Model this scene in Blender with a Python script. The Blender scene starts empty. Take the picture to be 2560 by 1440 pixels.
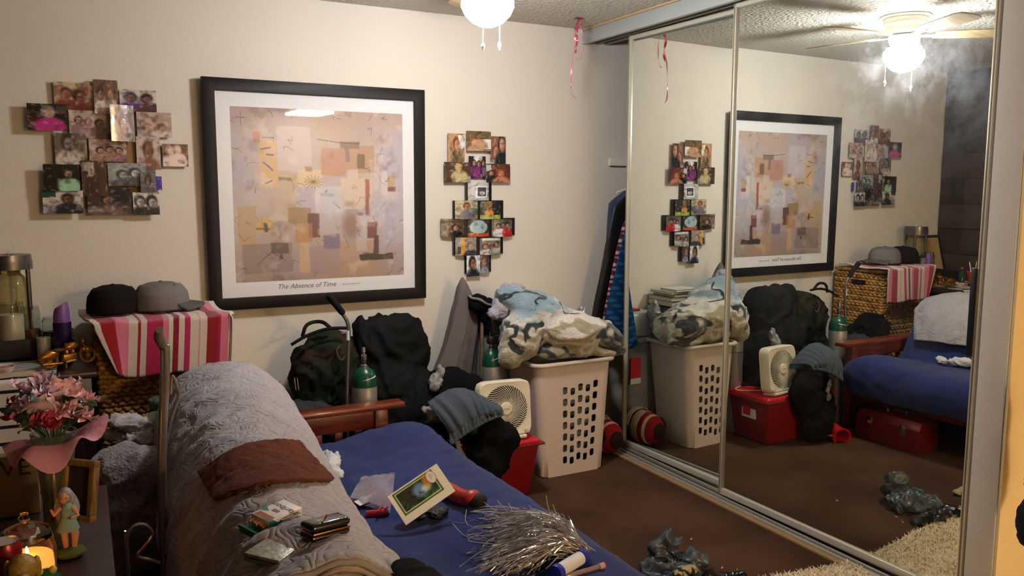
import bpy, bmesh, math, random
import numpy as np
from mathutils import Vector, Matrix, noise, Euler
C0 = bpy.context.scene
COL = C0.collection
PI = math.pi
def R(d): return math.radians(d)

# ---------------------------------------------------------------- camera
CAMP = Vector((-2.7278, -4.1457, 1.5051)); FPX = 2039.3
yaw, pitch, roll = R(27.86), R(-6.811), R(0.0754)
fwd = Vector((math.sin(yaw)*math.cos(pitch), math.cos(yaw)*math.cos(pitch), math.sin(pitch)))
rgt = Vector((math.cos(yaw), -math.sin(yaw), 0)); up = rgt.cross(fwd)
rgt, up = (math.cos(roll)*rgt+math.sin(roll)*up, -math.sin(roll)*rgt+math.cos(roll)*up)
cd = bpy.data.cameras.new('camera'); cam = bpy.data.objects.new('camera', cd); COL.objects.link(cam)
m = Matrix((rgt, up, -fwd)).transposed().to_4x4(); m.translation = CAMP; cam.matrix_world = m
cd.sensor_width = 36; cd.lens = 36*FPX/2560; cd.clip_start = .02; cd.clip_end = 50
C0.camera = cam
# ---------------------------------------------------------------- world, exposure
w = bpy.data.worlds.new('world'); C0.world = w; w.use_nodes = True
w.node_tree.nodes['Background'].inputs[0].default_value = (.9, .8, .65, 1)
w.node_tree.nodes['Background'].inputs[1].default_value = .02
vs = C0.view_settings; vs.view_transform = 'Standard'; vs.look = 'None'; vs.gamma = 1; vs.use_curve_mapping = False
vs.exposure = 1.1
GLOBE = 84.0          # emission of the fan's glass globe
HALL = 95.0            # emission of the hall ceiling fixture

def at(px, py, **k):
    "point where the line of sight through a photo pixel meets a real plane x=, y= or z="
    d = fwd+(px-1280)/FPX*rgt-(py-720)/FPX*up
    (a, v), = k.items(); i = 'xyz'.index(a)
    return CAMP+d*((v-CAMP[i])/d[i])

# ---------------------------------------------------------------- materials
def lin(c):
    if isinstance(c, str):
        if len(c) == 3: c = c[0]*2+c[1]*2+c[2]*2
        c = [int(c[i:i+2], 16)/255 for i in (0, 2, 4)]
    return tuple(x/12.92 if x <= .04045 else ((x+.055)/1.055)**2.4 for x in c[:3])
MATS = {}
def mat(name, col, rough=.8, metal=0, bump=0, bscale=60, col2=None, cscale=8, detail=3, trans=0, alpha=1, emit=0, spec=.5, sheen=0, ior=1.45, stretch=(1, 1, 1), sharp=(.4, .6), coat=0):
    if name in MATS: return MATS[name]
    M = bpy.data.materials.new(name); M.use_nodes = True; nt = M.node_tree; b = nt.nodes['Principled BSDF']
    I = b.inputs; c = lin(col)
    I['Base Color'].default_value = (*c, 1); I['Roughness'].default_value = rough; I['Metallic'].default_value = metal
    spec = .12 if (rough >= .75 and spec == .5) else spec
    I['IOR'].default_value = ior; I['Specular IOR Level'].default_value = spec; I['Transmission Weight'].default_value = trans; I['Alpha'].default_value = alpha
    I['Sheen Weight'].default_value = sheen; I['Coat Weight'].default_value = coat
    if emit: I['Emission Color'].default_value = (*c, 1); I['Emission Strength'].default_value = emit
    tc = nt.nodes.new('ShaderNodeTexCoord'); mp = nt.nodes.new('ShaderNodeMapping'); mp.inputs['Scale'].default_value = stretch
    nt.links.new(tc.outputs['Object'], mp.inputs[0])
    if col2:
        n = nt.nodes.new('ShaderNodeTexNoise'); n.inputs['Scale'].default_value = cscale; n.inputs['Detail'].default_value = detail
        r = nt.nodes.new('ShaderNodeValToRGB'); r.color_ramp.elements[0].position, r.color_ramp.elements[1].position = sharp
        r.color_ramp.elements[0].color = (*c, 1); r.color_ramp.elements[1].color = (*lin(col2), 1)
        nt.links.new(mp.outputs[0], n.inputs['Vector']); nt.links.new(n.outputs[0], r.inputs[0]); nt.links.new(r.outputs[0], I['Base Color'])
    if bump:
        n = nt.nodes.new('ShaderNodeTexNoise'); n.inputs['Scale'].default_value = bscale; n.inputs['Detail'].default_value = 4
        bp = nt.nodes.new('ShaderNodeBump'); bp.inputs['Strength'].default_value = bump; bp.inputs['Distance'].default_value = .01
        nt.links.new(mp.outputs[0], n.inputs['Vector']); nt.links.new(n.outputs[0], bp.inputs['Height']); nt.links.new(bp.outputs[0], I['Normal'])
    MATS[name] = M; return M
def colmat(name, rough=.6, coat=0, bump=0, bscale=200, spec=.5, sheen=0):
    "material whose colour is the print stored on the mesh itself"
    if name in MATS: return MATS[name]
    M = mat(name, 'ffffff', rough, bump=bump, bscale=bscale, spec=spec, coat=coat, sheen=sheen); nt = M.node_tree
    a = nt.nodes.new('ShaderNodeVertexColor'); a.layer_name = 'Col'
    nt.links.new(a.outputs[0], nt.nodes['Principled BSDF'].inputs['Base Color']); return M

# ---------------------------------------------------------------- mesh builder
def crom(pts, n, closed=False):
    P = [Vector(p) for p in pts]; out = []; L = len(P); seg = L if closed else L-1
    for i in range(seg):
        g = lambda k: P[k % L] if closed else P[max(0, min(L-1, k))]
        a, b, c, d = g(i-1), g(i), g(i+1), g(i+2)
        for j in range(n):
            t = j/n; out.append(.5*((2*b)+(c-a)*t+(2*a-5*b+4*c-d)*t*t+(3*b-a-3*c+d)*t**3))
    if not closed: out.append(P[-1])
    return out
class MB:
    def __init__(s, M=None): s.v = []; s.f = []; s.M = M or Matrix(); s.c = []
    def add(s, vs, fs, col=None):
        o = len(s.v); s.v += [s.M @ Vector(p) for p in vs]; s.f += [tuple(i+o for i in f) for f in fs]; s.c += [col]*len(fs); return s
    def box(s, a, b, col=None):
        x0, y0, z0 = a; x1, y1, z1 = b
        return s.add([(x0,y0,z0),(x1,y0,z0),(x1,y1,z0),(x0,y1,z0),(x0,y0,z1),(x1,y0,z1),(x1,y1,z1),(x0,y1,z1)],
            [(0,3,2,1),(4,5,6,7),(0,1,5,4),(1,2,6,5),(2,3,7,6),(3,0,4,7)], col)
    def tbox(s, c, bot, top, h, col=None):
        "tapered box standing on c; bot/top = half sizes"
        x, y, z = c; v = []
        for (hx, hy), zz in ((bot, z), (top, z+h)): v += [(x-hx,y-hy,zz),(x+hx,y-hy,zz),(x+hx,y+hy,zz),(x-hx,y+hy,zz)]
        return s.add(v, [(0,3,2,1),(4,5,6,7),(0,1,5,4),(1,2,6,5),(2,3,7,6),(3,0,4,7)], col)
    def tube(s, pts, r, n=10, cap=True, col=None, closed=False):
        P = [Vector(p) for p in pts]; rr = r if isinstance(r, (list, tuple)) else [r]*len(P); vs = []; fs = []
        T = []
        for i in range(len(P)):
            a = P[i-1] if (i or closed) else P[0]; b = P[(i+1) % len(P)] if (i < len(P)-1 or closed) else P[-1]
            T.append((b-a).normalized())
        nrm = T[0].orthogonal().normalized()
        for i, p in enumerate(P):
            nrm = (nrm-T[i]*nrm.dot(T[i])).normalized(); bn = T[i].cross(nrm)
            for k in range(n):
                a = 2*PI*k/n; vs.append(p+(nrm*math.cos(a)+bn*math.sin(a))*rr[i])
        L = len(P)
        for i in range(L if closed else L-1):
            for k in range(n): fs.append((i*n+k, i*n+(k+1) % n, ((i+1) % L)*n+(k+1) % n, ((i+1) % L)*n+k))
        if cap and not closed: fs += [tuple(range(n-1, -1, -1)), tuple(range((L-1)*n, L*n))]
        return s.add(vs, fs, col)
    def lathe(s, c, prof, n=24, ax='z', sx=1, sy=1, col=None):
        vs = []; fs = []; c = Vector(c)
        for r, h in prof:
            for k in range(n):
                a = 2*PI*k/n; p = Vector((max(r, 1e-5)*math.cos(a)*sx, max(r, 1e-5)*math.sin(a)*sy, h))
                if ax == 'x': p = Vector((p.z, p.x, p.y))
                elif ax == 'y': p = Vector((p.x, p.z, p.y))
                vs.append(c+p)
        for i in range(len(prof)-1):
            for k in range(n): fs.append((i*n+k, i*n+(k+1) % n, (i+1)*n+(k+1) % n, (i+1)*n+k))
        fs += [tuple(range(n-1, -1, -1)), tuple(range((len(prof)-1)*n, len(prof)*n))]
        return s.add(vs, fs, col)
    def ball(s, c, r, n=12, rot=None, col=None):
        rx, ry, rz = r if isinstance(r, (tuple, list)) else (r, r, r); vs = []; fs = []; h = n//2; E_ = Euler([R(a) for a in (rot or (0,0,0))]).to_matrix()
        for i in range(h+1):
            t = PI*i/h
            for k in range(n):
                a = 2*PI*k/n; vs.append(Vector(c)+E_ @ Vector((rx*math.sin(t)*math.cos(a), ry*math.sin(t)*math.sin(a), rz*math.cos(t))))
        for i in range(h):
            for k in range(n): fs.append((i*n+k, (i+1)*n+k, (i+1)*n+(k+1) % n, i*n+(k+1) % n))
        return s.add(vs, fs, col)
    def sheet(s, f, nu, nv, thick=0, col=None):
        "surface f(u,v); thick > 0 closes it into a thin solid; col(u,v) prints it"
        vs = [Vector(f(i/nu, j/nv)) for j in range(nv+1) for i in range(nu+1)]; W = nu+1
        fs = [(j*W+i, j*W+i+1, (j+1)*W+i+1, (j+1)*W+i) for j in range(nv) for i in range(nu)]
        cs = [col((i+.5)/nu, (j+.5)/nv) if callable(col) else col for j in range(nv) for i in range(nu)]
        if thick:
            N = len(vs); nr = [Vector() for _ in vs]
            for q in fs:
                k = (vs[q[2]]-vs[q[0]]).cross(vs[q[3]]-vs[q[1]])
                for i in q: nr[i] += k
            vs += [p-nr[i].normalized()*thick for i, p in enumerate(vs)]
            fs2 = [tuple(x+N for x in reversed(q)) for q in fs]; cs += cs
            rim = [i for i in range(W)]+[j*W+nu for j in range(1, nv+1)]+[nv*W+i for i in range(nu-1, -1, -1)]+[j*W for j in range(nv-1, 0, -1)]
            ed = [(rim[(k+1) % len(rim)], rim[k], rim[k]+N, rim[(k+1) % len(rim)]+N) for k in range(len(rim))]
            rc = cs[0]; fs = fs+fs2+ed; cs = cs+[rc]*len(ed)
        o = len(s.v); s.v += [s.M @ p for p in vs]; s.f += [tuple(i+o for i in q) for q in fs]; s.c += cs; return s
    def build(s, name, m, parent=None, bevel=0, smooth=35, sub=0, seg=2, label=None, recalc=False, base=None):
        me = bpy.data.meshes.new(name); off = Vector()
        if parent is not None: off = parent.get('_o') and Vector(parent['_o']) or Vector()
        else:
            xs = [min(p[i] for p in s.v) for i in range(3)]; xe = [max(p[i] for p in s.v) for i in range(3)]
            off = Vector(base) if base else Vector(((xs[0]+xe[0])/2, (xs[1]+xe[1])/2, xs[2]))
        me.from_pydata([Vector(p)-off for p in s.v], [], s.f)
        if any(c is not None for c in s.c):
            at_ = me.color_attributes.new('Col', 'FLOAT_COLOR', 'CORNER'); buf = []
            for fi, q in enumerate(s.f):
                c = lin(s.c[fi] or 'ffffff'); buf += [c[0], c[1], c[2], 1]*len(q)
            at_.data.foreach_set('color', buf)
        if bevel or recalc:
            bm = bmesh.new(); bm.from_mesh(me)
            if recalc: bmesh.ops.remove_doubles(bm, verts=bm.verts, dist=1e-5); bmesh.ops.recalc_face_normals(bm, faces=bm.faces)
            if bevel:
                ed = [e for e in bm.edges if len(e.link_faces) == 2 and e.calc_face_angle(0) > R(40)]
                bmesh.ops.bevel(bm, geom=ed, offset=bevel, segments=seg, affect='EDGES', profile=.5, clamp_overlap=True)
            bm.to_mesh(me); bm.free()
        if smooth:
            me.shade_smooth(); me.set_sharp_from_angle(angle=R(smooth))
        me.materials.append(m)
        o = bpy.data.objects.new(name, me); COL.objects.link(o); o['_o'] = tuple(off)
        if sub:
            md = o.modifiers.new('sub', 'SUBSURF'); md.levels = md.render_levels = sub
        if parent is not None: o.parent = parent
        else: o.location = off
        if label: o['label'] = label
        return o
def tag(o, label, cat, group=None, kind=None):
    o['label'] = label; o['category'] = cat
    if group: o['group'] = group
    if kind: o['kind'] = kind
    return o
def thing(name, label, cat, loc, group=None):
    o = bpy.data.objects.new(name, None); COL.objects.link(o); o.location = loc; o['_o'] = tuple(loc); o.empty_display_size = .05
    return tag(o, label, cat, group)
def struct(o): o['kind'] = 'structure'; return o
def nz(p, s=1.0, seed=0): return noise.noise(Vector(p)*s+Vector((seed*7.3, seed*3.1, seed*1.7)))
def ridge(p, s, seed=0, st=(1, 1, 1), warp=.35):
    q = Vector((p[0]*st[0], p[1]*st[1], p[2]*st[2]))*s
    q += Vector((nz(q, .6, seed+5), nz(q, .6, seed+9), nz(q, .6, seed+13)))*warp*2
    return 1-2.2*abs(nz(q, 1, seed))
def heap(name, ells, m, parent=None, vox=.012, fold=.012, fs=7, seed=1, st=(1, 1, 1), fine=.0015, smooth_it=16, zmin=None, color=None):
    "cloth-like closed mass: ellipsoids fused, smoothed, then creased along its normals. ell = (centre, radii, rot)"
    b = MB()
    for e in ells: b.ball(e[0], e[1], 20, e[2] if len(e) > 2 else None)
    me = bpy.data.meshes.new('t'); me.from_pydata(b.v, [], b.f); t = bpy.data.objects.new('t', me); COL.objects.link(t)
    md = t.modifiers.new('r', 'REMESH'); md.mode = 'VOXEL'; md.voxel_size = vox
    md = t.modifiers.new('s', 'SMOOTH'); md.iterations = smooth_it; md.factor = .6
    ev = t.evaluated_get(bpy.context.evaluated_depsgraph_get()); m2 = bpy.data.meshes.new_from_object(ev)
    bpy.data.objects.remove(t); vs = []
    for v in m2.vertices:
        p = v.co; n = v.normal
        q = Vector((p.x*st[0], p.y*st[1], p.z*st[2]))*fs; wq = Vector((nz(q, .7, seed+5), nz(q, .7, seed+9), nz(q, .7, seed+13)))
        q = q+wq*1.3; h1 = (1-min(1, abs(nz(q, 1, seed))*2.4))**1.6; q2 = q*2.1+wq*2; h2 = (1-min(1, abs(nz(q2, 1, seed+3))*2.2))**1.6
        d = fold*(1.25*h1+.42*h2-.7+1.1*nz(q, .45, seed+20))+fine*nz(p, 40, seed)
        q = p+n*d
        if zmin is not None and q.z < zmin: q.z = zmin
        vs.append(q)
    o = MB(); o.v = vs; o.f = [tuple(q.vertices) for q in m2.polygons]; o.c = [color]*len(o.f)
    return o.build(name, m, parent, smooth=180)
def text(name, body, size, M, m, parent=None, ext=.0004, shear=0, align='CENTER'):
    cu = bpy.data.curves.new('txt', 'FONT'); cu.body = body; cu.size = size; cu.extrude = ext; cu.shear = shear; cu.align_x = align; cu.align_y = 'CENTER'; cu.resolution_u = 3
    t = bpy.data.objects.new('txt', cu); COL.objects.link(t)
    me = bpy.data.meshes.new_from_object(t.evaluated_get(bpy.context.evaluated_depsgraph_get())); bpy.data.objects.remove(t)
    b = MB(); b.v = [M @ v.co for v in me.vertices]; b.f = [tuple(p.vertices) for p in me.polygons]; b.c = [None]*len(b.f)
    return b.build(name, m, parent, smooth=0)
def frameM(o, x, y):
    x = Vector(x).normalized(); z = x.cross(Vector(y)).normalized(); y = z.cross(x)
    M = Matrix((x, y, z)).transposed().to_4x4(); M.translation = Vector(o); return M
WALLM = lambda x, z, d: frameM((x, d, z), (1, 0, 0), (0, 0, 1))     # local x right, y up, z out of the back wall

# ---------------------------------------------------------------- numpy canvases (colour print on a fine grid)
def vnoise(h, w, sc, seed):
    rs = np.random.RandomState(seed); out = np.zeros((h, w)); amp = 1; tot = 0
    for o in range(4):
        n = max(2, int(sc*2**o)); g = rs.rand(n+2, n+2); y = np.linspace(0, n, h)[:, None]; x = np.linspace(0, n, w)[None, :]
        yi = y.astype(int); xi = x.astype(int); fy = y-yi; fx = x-xi; fy = fy*fy*(3-2*fy); fx = fx*fx*(3-2*fx)
        a = g[yi, xi]*(1-fx)+g[yi, xi+1]*fx; b_ = g[yi+1, xi]*(1-fx)+g[yi+1, xi+1]*fx
        out += amp*(a*(1-fy)+b_*fy); tot += amp; amp *= .55
    return out/tot
def hexa(c):
    if len(c) == 3: c = c[0]*2+c[1]*2+c[2]*2
    return np.array([int(c[i:i+2], 16)/255 for i in (0, 2, 4)])
class Canvas:
    def __init__(s, w, h, bg):
        s.w, s.h = w, h; s.a = np.ones((h, w, 3))*hexa(bg)
        s.U, s.V = np.meshgrid((np.arange(w)+.5)/w, (np.arange(h)+.5)/h)
    def _mix(s, m, c, a): s.a += (hexa(c)-s.a)*np.clip(m*a, 0, 1)[..., None]
    def rect(s, x0, y0, x1, y1, c, a=1, soft=.004, rough=0, seed=0):
        U, V = s.U, s.V
        if rough: U = U+(vnoise(s.h, s.w, 14, seed)-.5)*rough; V = V+(vnoise(s.h, s.w, 14, seed+1)-.5)*rough
        f = lambda d: np.clip(d/soft+.5, 0, 1)
        s._mix(f(U-x0)*f(x1-U)*f(V-y0)*f(y1-V), c, a); return s
    def ell(s, x, y, rx, ry, c, a=1, soft=.12):
        d = np.sqrt(((s.U-x)/rx)**2+((s.V-y)/ry)**2); s._mix(np.clip((1-d)/soft+.5, 0, 1), c, a); return s
    def line(s, pts, wd, c, a=1):
        for (x0, y0), (x1, y1) in zip(pts[:-1], pts[1:]):
            dx, dy = x1-x0, y1-y0; L = dx*dx+dy*dy+1e-9; t = np.clip(((s.U-x0)*dx+(s.V-y0)*dy)/L, 0, 1)
            d = np.hypot(s.U-x0-t*dx, s.V-y0-t*dy); s._mix(np.clip((wd-d)/wd*1.5, 0, 1), c, a)
        return s
    def cloud(s, c, sc, seed, lo=.5, hi=.7, a=1, mask=None):
        m_ = np.clip((vnoise(s.h, s.w, sc, seed)-lo)/(hi-lo), 0, 1)
        if mask is not None: m_ = m_*mask
        s._mix(m_, c, a); return s
def printed(name, cv, wd, ht, M, m, parent=None, bend=0, label=None):
    "canvas as a coloured grid wd x ht centred at M's origin; bend bows it outwards like a curved photo"
    w_, h_ = cv.w, cv.h; xs = np.linspace(-wd/2, wd/2, w_+1); ys = np.linspace(ht/2, -ht/2, h_+1); vs = []
    for y in ys:
        for x in xs: vs.append(M @ Vector((x, y, bend*(1-(2*x/wd)**2))))
    fs = [((j+1)*(w_+1)+i, (j+1)*(w_+1)+i+1, j*(w_+1)+i+1, j*(w_+1)+i) for j in range(h_) for i in range(w_)]
    b = MB(); b.v = vs; b.f = fs; b.c = [None]*len(fs)
    o = b.build(name, m, parent, smooth=180, label=label)
    a = np.clip(cv.a, 0, 1); a = np.where(a <= .04045, a/12.92, ((a+.055)/1.055)**2.4)
    buf = np.ones((h_*w_, 4, 4)); buf[:, :, :3] = a.reshape(-1, 1, 3)
    o.data.color_attributes.new('Col', 'FLOAT_COLOR', 'CORNER').data.foreach_set('color', buf.ravel())
    return o

# ================================================================ THE SETTING
H = 2.44
wall_m = mat('wall_paint', 'd5cdbf', .75, bump=.12, bscale=90)
ceil_m = mat('popcorn', 'd2cabb', .95, bump=1, bscale=48)
ceil_m.node_tree.nodes['Bump'].inputs['Distance'].default_value = .035
carpet_m = mat('carpet', '5a4030', 1, bump=.8, bscale=260, col2='452f24', cscale=3, spec=.05, sharp=(.35, .7))
warm_lit_m = mat('hall_warm_lit', 'e6cc98', .7, bump=.1, bscale=90)  # warm hall light is put into this wall colour
alu = mat('door_frame_cream', 'cfc8b4', .38, .25)
alu2 = mat('aluminium', 'b9b6aa', .35, .8, bump=.1, bscale=30)
struct(MB().box((-3.6, -7.7, -.1), (1.8, .1, 0)).build('floor', carpet_m))
struct(MB().box((-3.6, -7.7, H), (1.8, .1, H+.1)).build('ceiling', ceil_m))
struct(MB().box((-3.6, 0, 0), (.72, .1, H)).build('wall_back', wall_m))
struct(MB().box((-3.6, -7.7, 0), (1.8, -7.6, H)).build('wall_front', wall_m))
struct(MB().box((1.7, -7.6, 0), (1.8, -2.55, H)).build('wall_hall', warm_lit_m))
struct(MB().box((.64, -2.5, 0), (.72, 0, H)).build('wall_closet', wall_m))
wr_ = struct(MB().box((0, -2.545, 0), (1.8, -2.445, H)).build('wall_right', wall_m, bevel=.004))
struct(MB().box((.004, -2.556, 0), (1.7, -2.546, H)).build('wall_lit_skin', warm_lit_m))  # thin skin on the end wall, its yellow imitates the warm hall light
wl = struct(MB().box((-3.6, -7.6, 0), (-3.49, 0, H)).build('wall_left', mat('mortar', '342b24', .95, bump=.3, bscale=150), base=(0, 0, 0)))
blk_m = mat('painted_block', '463a31', .85, bump=.4, bscale=110, col2='3e332b', cscale=6)
me = None; random.seed(4)
for r in range(12):
    for c in range(9):
        y = -.01-c*.4-(.2 if r % 2 else 0)
        if me is None:
            o = MB().box((-.006, -.393, 0), (.018, 0, .193)).build('block', blk_m, bevel=.006, base=(0, 0, 0)); me = o.data
        else: o = bpy.data.objects.new('block', me); COL.objects.link(o)
        o.parent = wl; o.location = (-3.49, y, .008+r*.2)
# closet header, tracks
hd = struct(MB().box((-.075, -2.445, 2.354), (-.055, -.003, H-.001)).build('trim_2', mat('header', 'aab0ac', .45, .2), bevel=.002, base=(0, 0, 0)))
MB().box((-.055, -2.445, 2.395), (.1, -.003, H-.002)).build('track_housing', mat('track_dark', '6e706a', .5, .4), hd)
for i, x in enumerate((-.03, .02, .085)): MB().box((x-.004, -2.445, 2.362), (x+.004, -.003, 2.4)).build('track_rail', alu2, hd)
MB().box((-.085, -2.445, H-.012), (-.074, -.003, H-.001)).build('caulk_line', mat('caulk', 'b59a77', .9), hd)
tr = struct(MB().box((-.055, -2.445, 0), (.105, -.02, .006)).build('trim_3', mat('track_shadow', '4a453c', .6, .3), bevel=.001, base=(0, 0, 0)))
for x in (-.053, -.02, .028, .07, .1): MB().box((x-.005, -2.445, .006), (x+.005, -.02, .018)).build('track_rail', mat('track_bright', 'c5c0b2', .35, .5), tr)
MB().box((-.085, -2.445, 0), (-.056, -.02, .008)).build('tack_strip', mat('tack_wood', '9b7d57', .9, bump=.5, bscale=50), tr)

def mirror_mat():
    M = bpy.data.materials.new('mirror'); M.use_nodes = True; nt = M.node_tree; nt.nodes.clear()
    out = nt.nodes.new('ShaderNodeOutputMaterial'); a = nt.nodes.new('ShaderNodeBsdfGlossy'); b = nt.nodes.new('ShaderNodeBsdfGlossy'); mx = nt.nodes.new('ShaderNodeMixShader')
    a.inputs['Color'].default_value = (.80, .84, .79, 1); a.inputs['Roughness'].default_value = 0
    b.inputs['Color'].default_value = (.8, .82, .8, 1); b.inputs['Roughness'].default_value = .3
    tc = nt.nodes.new('ShaderNodeTexCoord'); n = nt.nodes.new('ShaderNodeTexNoise'); n.inputs['Scale'].default_value = 2.2; n.inputs['Detail'].default_value = 8; n.inputs['Roughness'].default_value = .75
    n2 = nt.nodes.new('ShaderNodeTexNoise'); n2.inputs['Scale'].default_value = 60
    r = nt.nodes.new('ShaderNodeMapRange'); r.inputs['From Min'].default_value = .45; r.inputs['From Max'].default_value = .75; r.inputs['To Min'].default_value = .02; r.inputs['To Max'].default_value = .14
    nt.links.new(tc.outputs['Object'], n.inputs['Vector']); nt.links.new(n.outputs[0], r.inputs[0]); nt.links.new(r.outputs[0], mx.inputs[0])
    nt.links.new(a.outputs[0], mx.inputs[1]); nt.links.new(b.outputs[0], mx.inputs[2]); nt.links.new(mx.outputs[0], out.inputs[0]); return M
mirr = mirror_mat()
def closet_door(name, piv, e, s0, s1, z0, z1, label):
    M = frameM((piv[0], piv[1], 0), (-math.sin(e), -math.cos(e), 0), (0, 0, 1))       # local x along the door, y up, z into the room
    fw, t = .019, .012
    root = bpy.data.objects.new(name, None); COL.objects.link(root); root['_o'] = (0, 0, 0); root['kind'] = 'structure'
    MB(M).box((s0+fw*.5, z0+.01, -.008), (s1-fw*.5, z1-.01, 0)).build('mirror_panel', mirr, root)
    for nm, a, b in (('frame_stile', (s0, z0), (s0+fw, z1)), ('frame_stile', (s1-fw, z0), (s1, z1)), ('frame_rail', (s0+fw, z0), (s1-fw, z0+.03)), ('frame_rail', (s0+fw, z1-.02), (s1-fw, z1))):
        q = MB(M).box((a[0], a[1], -.018), (b[0], b[1], t)).build(nm, alu, root, bevel=.003)
        if nm == 'frame_stile': MB(M).box((a[0]+.006, a[1]+.002, t), (a[0]+.010, b[1]-.002, t+.0015)).build('groove', mat('brass_line', '8d7650', .5, .5), q)
    return root, M
d1, M1 = closet_door('door_1', (0, -1.2), -.017, -.012, 1.232, .022, 2.36, '')
d2, M2 = closet_door('door_2', (.035, -.3), -.041, .02, 1.02, .022, 2.358, '')
MB(M1).box((1.195, .93, .012), (1.214, 1.24, .018)).build('finger_pull', mat('black_plastic', '17181a', .4), d1, bevel=.002)

# ---------------------------------------------------------------- ceiling fan
fx, fy = -1.265, -1.17
fan = thing('ceiling_fan', 'white ceiling fan with glowing glass globe and two pull chains, hugging the textured ceiling', 'ceiling fan', (fx, fy, H))
white_p = mat('white_enamel', 'ece7d8', .4)
MB().lathe((fx, fy, 0), [(0, H-.001), (.125, H-.001), (.13, H-.008), (.108, H-.014), (.110, H-.03), (.106, H-.04), (.110, H-.05), (.106, H-.06), (.104, H-.08), (.08, H-.095), (0, H-.095)][::-1], 40).build('housing', white_p, fan)
MB().lathe((fx, fy, 0), [(0, 2.28), (.05, 2.28), (.075, 2.295), (.08, 2.335), (.05, 2.34), (0, 2.34)], 30).build('light_fitter', white_p, fan)
blade_m = mat('fan_blade', 'a88f68', .5, col2='937a56', cscale=3, stretch=(1, 12, 1))
for k in range(5):
    a = R(5+72*k); M = Matrix.Translation((fx, fy, 2.338)) @ Matrix.Rotation(a, 4, 'Z') @ Matrix.Rotation(R(9), 4, 'X')
    pr = [(.15, .045), (.2, .055), (.35, .062), (.5, .066), (.535, .055), (.55, .025)]
    V = [(x, h, 0) for x, h in pr]+[(x, -h, 0) for x, h in pr[::-1]]; n = len(V)
    b = MB(M); b.add([(x, y, .003) for x, y, z in V]+[(x, y, -.003) for x, y, z in V], [tuple(range(n)), tuple(range(2*n-1, n-1, -1))]+[(i, i+n, (i+1) % n+n, (i+1) % n) for i in range(n)])
    bl = b.build('blade', blade_m, fan, smooth=30)
    MB(M).box((.07, -.015, -.008), (.19, .015, -.003)).build('blade_iron', white_p, bl, bevel=.002)
gm = mat('globe_glass', 'fbfbff', .4, emit=GLOBE)
MB().lathe((fx, fy, 0), [(.0, 2.143), (.03, 2.147), (.062, 2.162), (.09, 2.19), (.105, 2.222), (.103, 2.25), (.085, 2.275), (.05, 2.286), (0, 2.288)], 32).build('globe', gm, fan, smooth=180)
for px, py, z in ((-1.30, -1.2, 2.042), (-1.187, -1.12, 2.068)):
    c = MB().tube([(px, py, 2.275), (px, py, z+.035)], .0018, 6).build('pull_chain', white_p, fan)
    MB().lathe((px, py, 0), [(0, z), (.004, z+.002), (.003, z+.008), (.008, z+.018), (.008, z+.026), (.003, z+.036), (0, z+.038)], 12).build('chain_bell', white_p, c)
# hall fixture behind the viewer
hl = thing('ceiling_light', 'boxy lit ceiling fixture down the hall behind the viewer', 'ceiling light', (0, -6.9, H))
MB().box((-.25, -7.3, 2.38), (.3, -6.5, H-.001)).build('lamp_frame', white_p, hl, bevel=.004)
MB().box((-.21, -7.26, 2.35), (.26, -6.54, 2.379)).build('diffuser', mat('hall_diffuser', 'ffe0b4', .5, emit=HALL), hl, bevel=.01)

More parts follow.
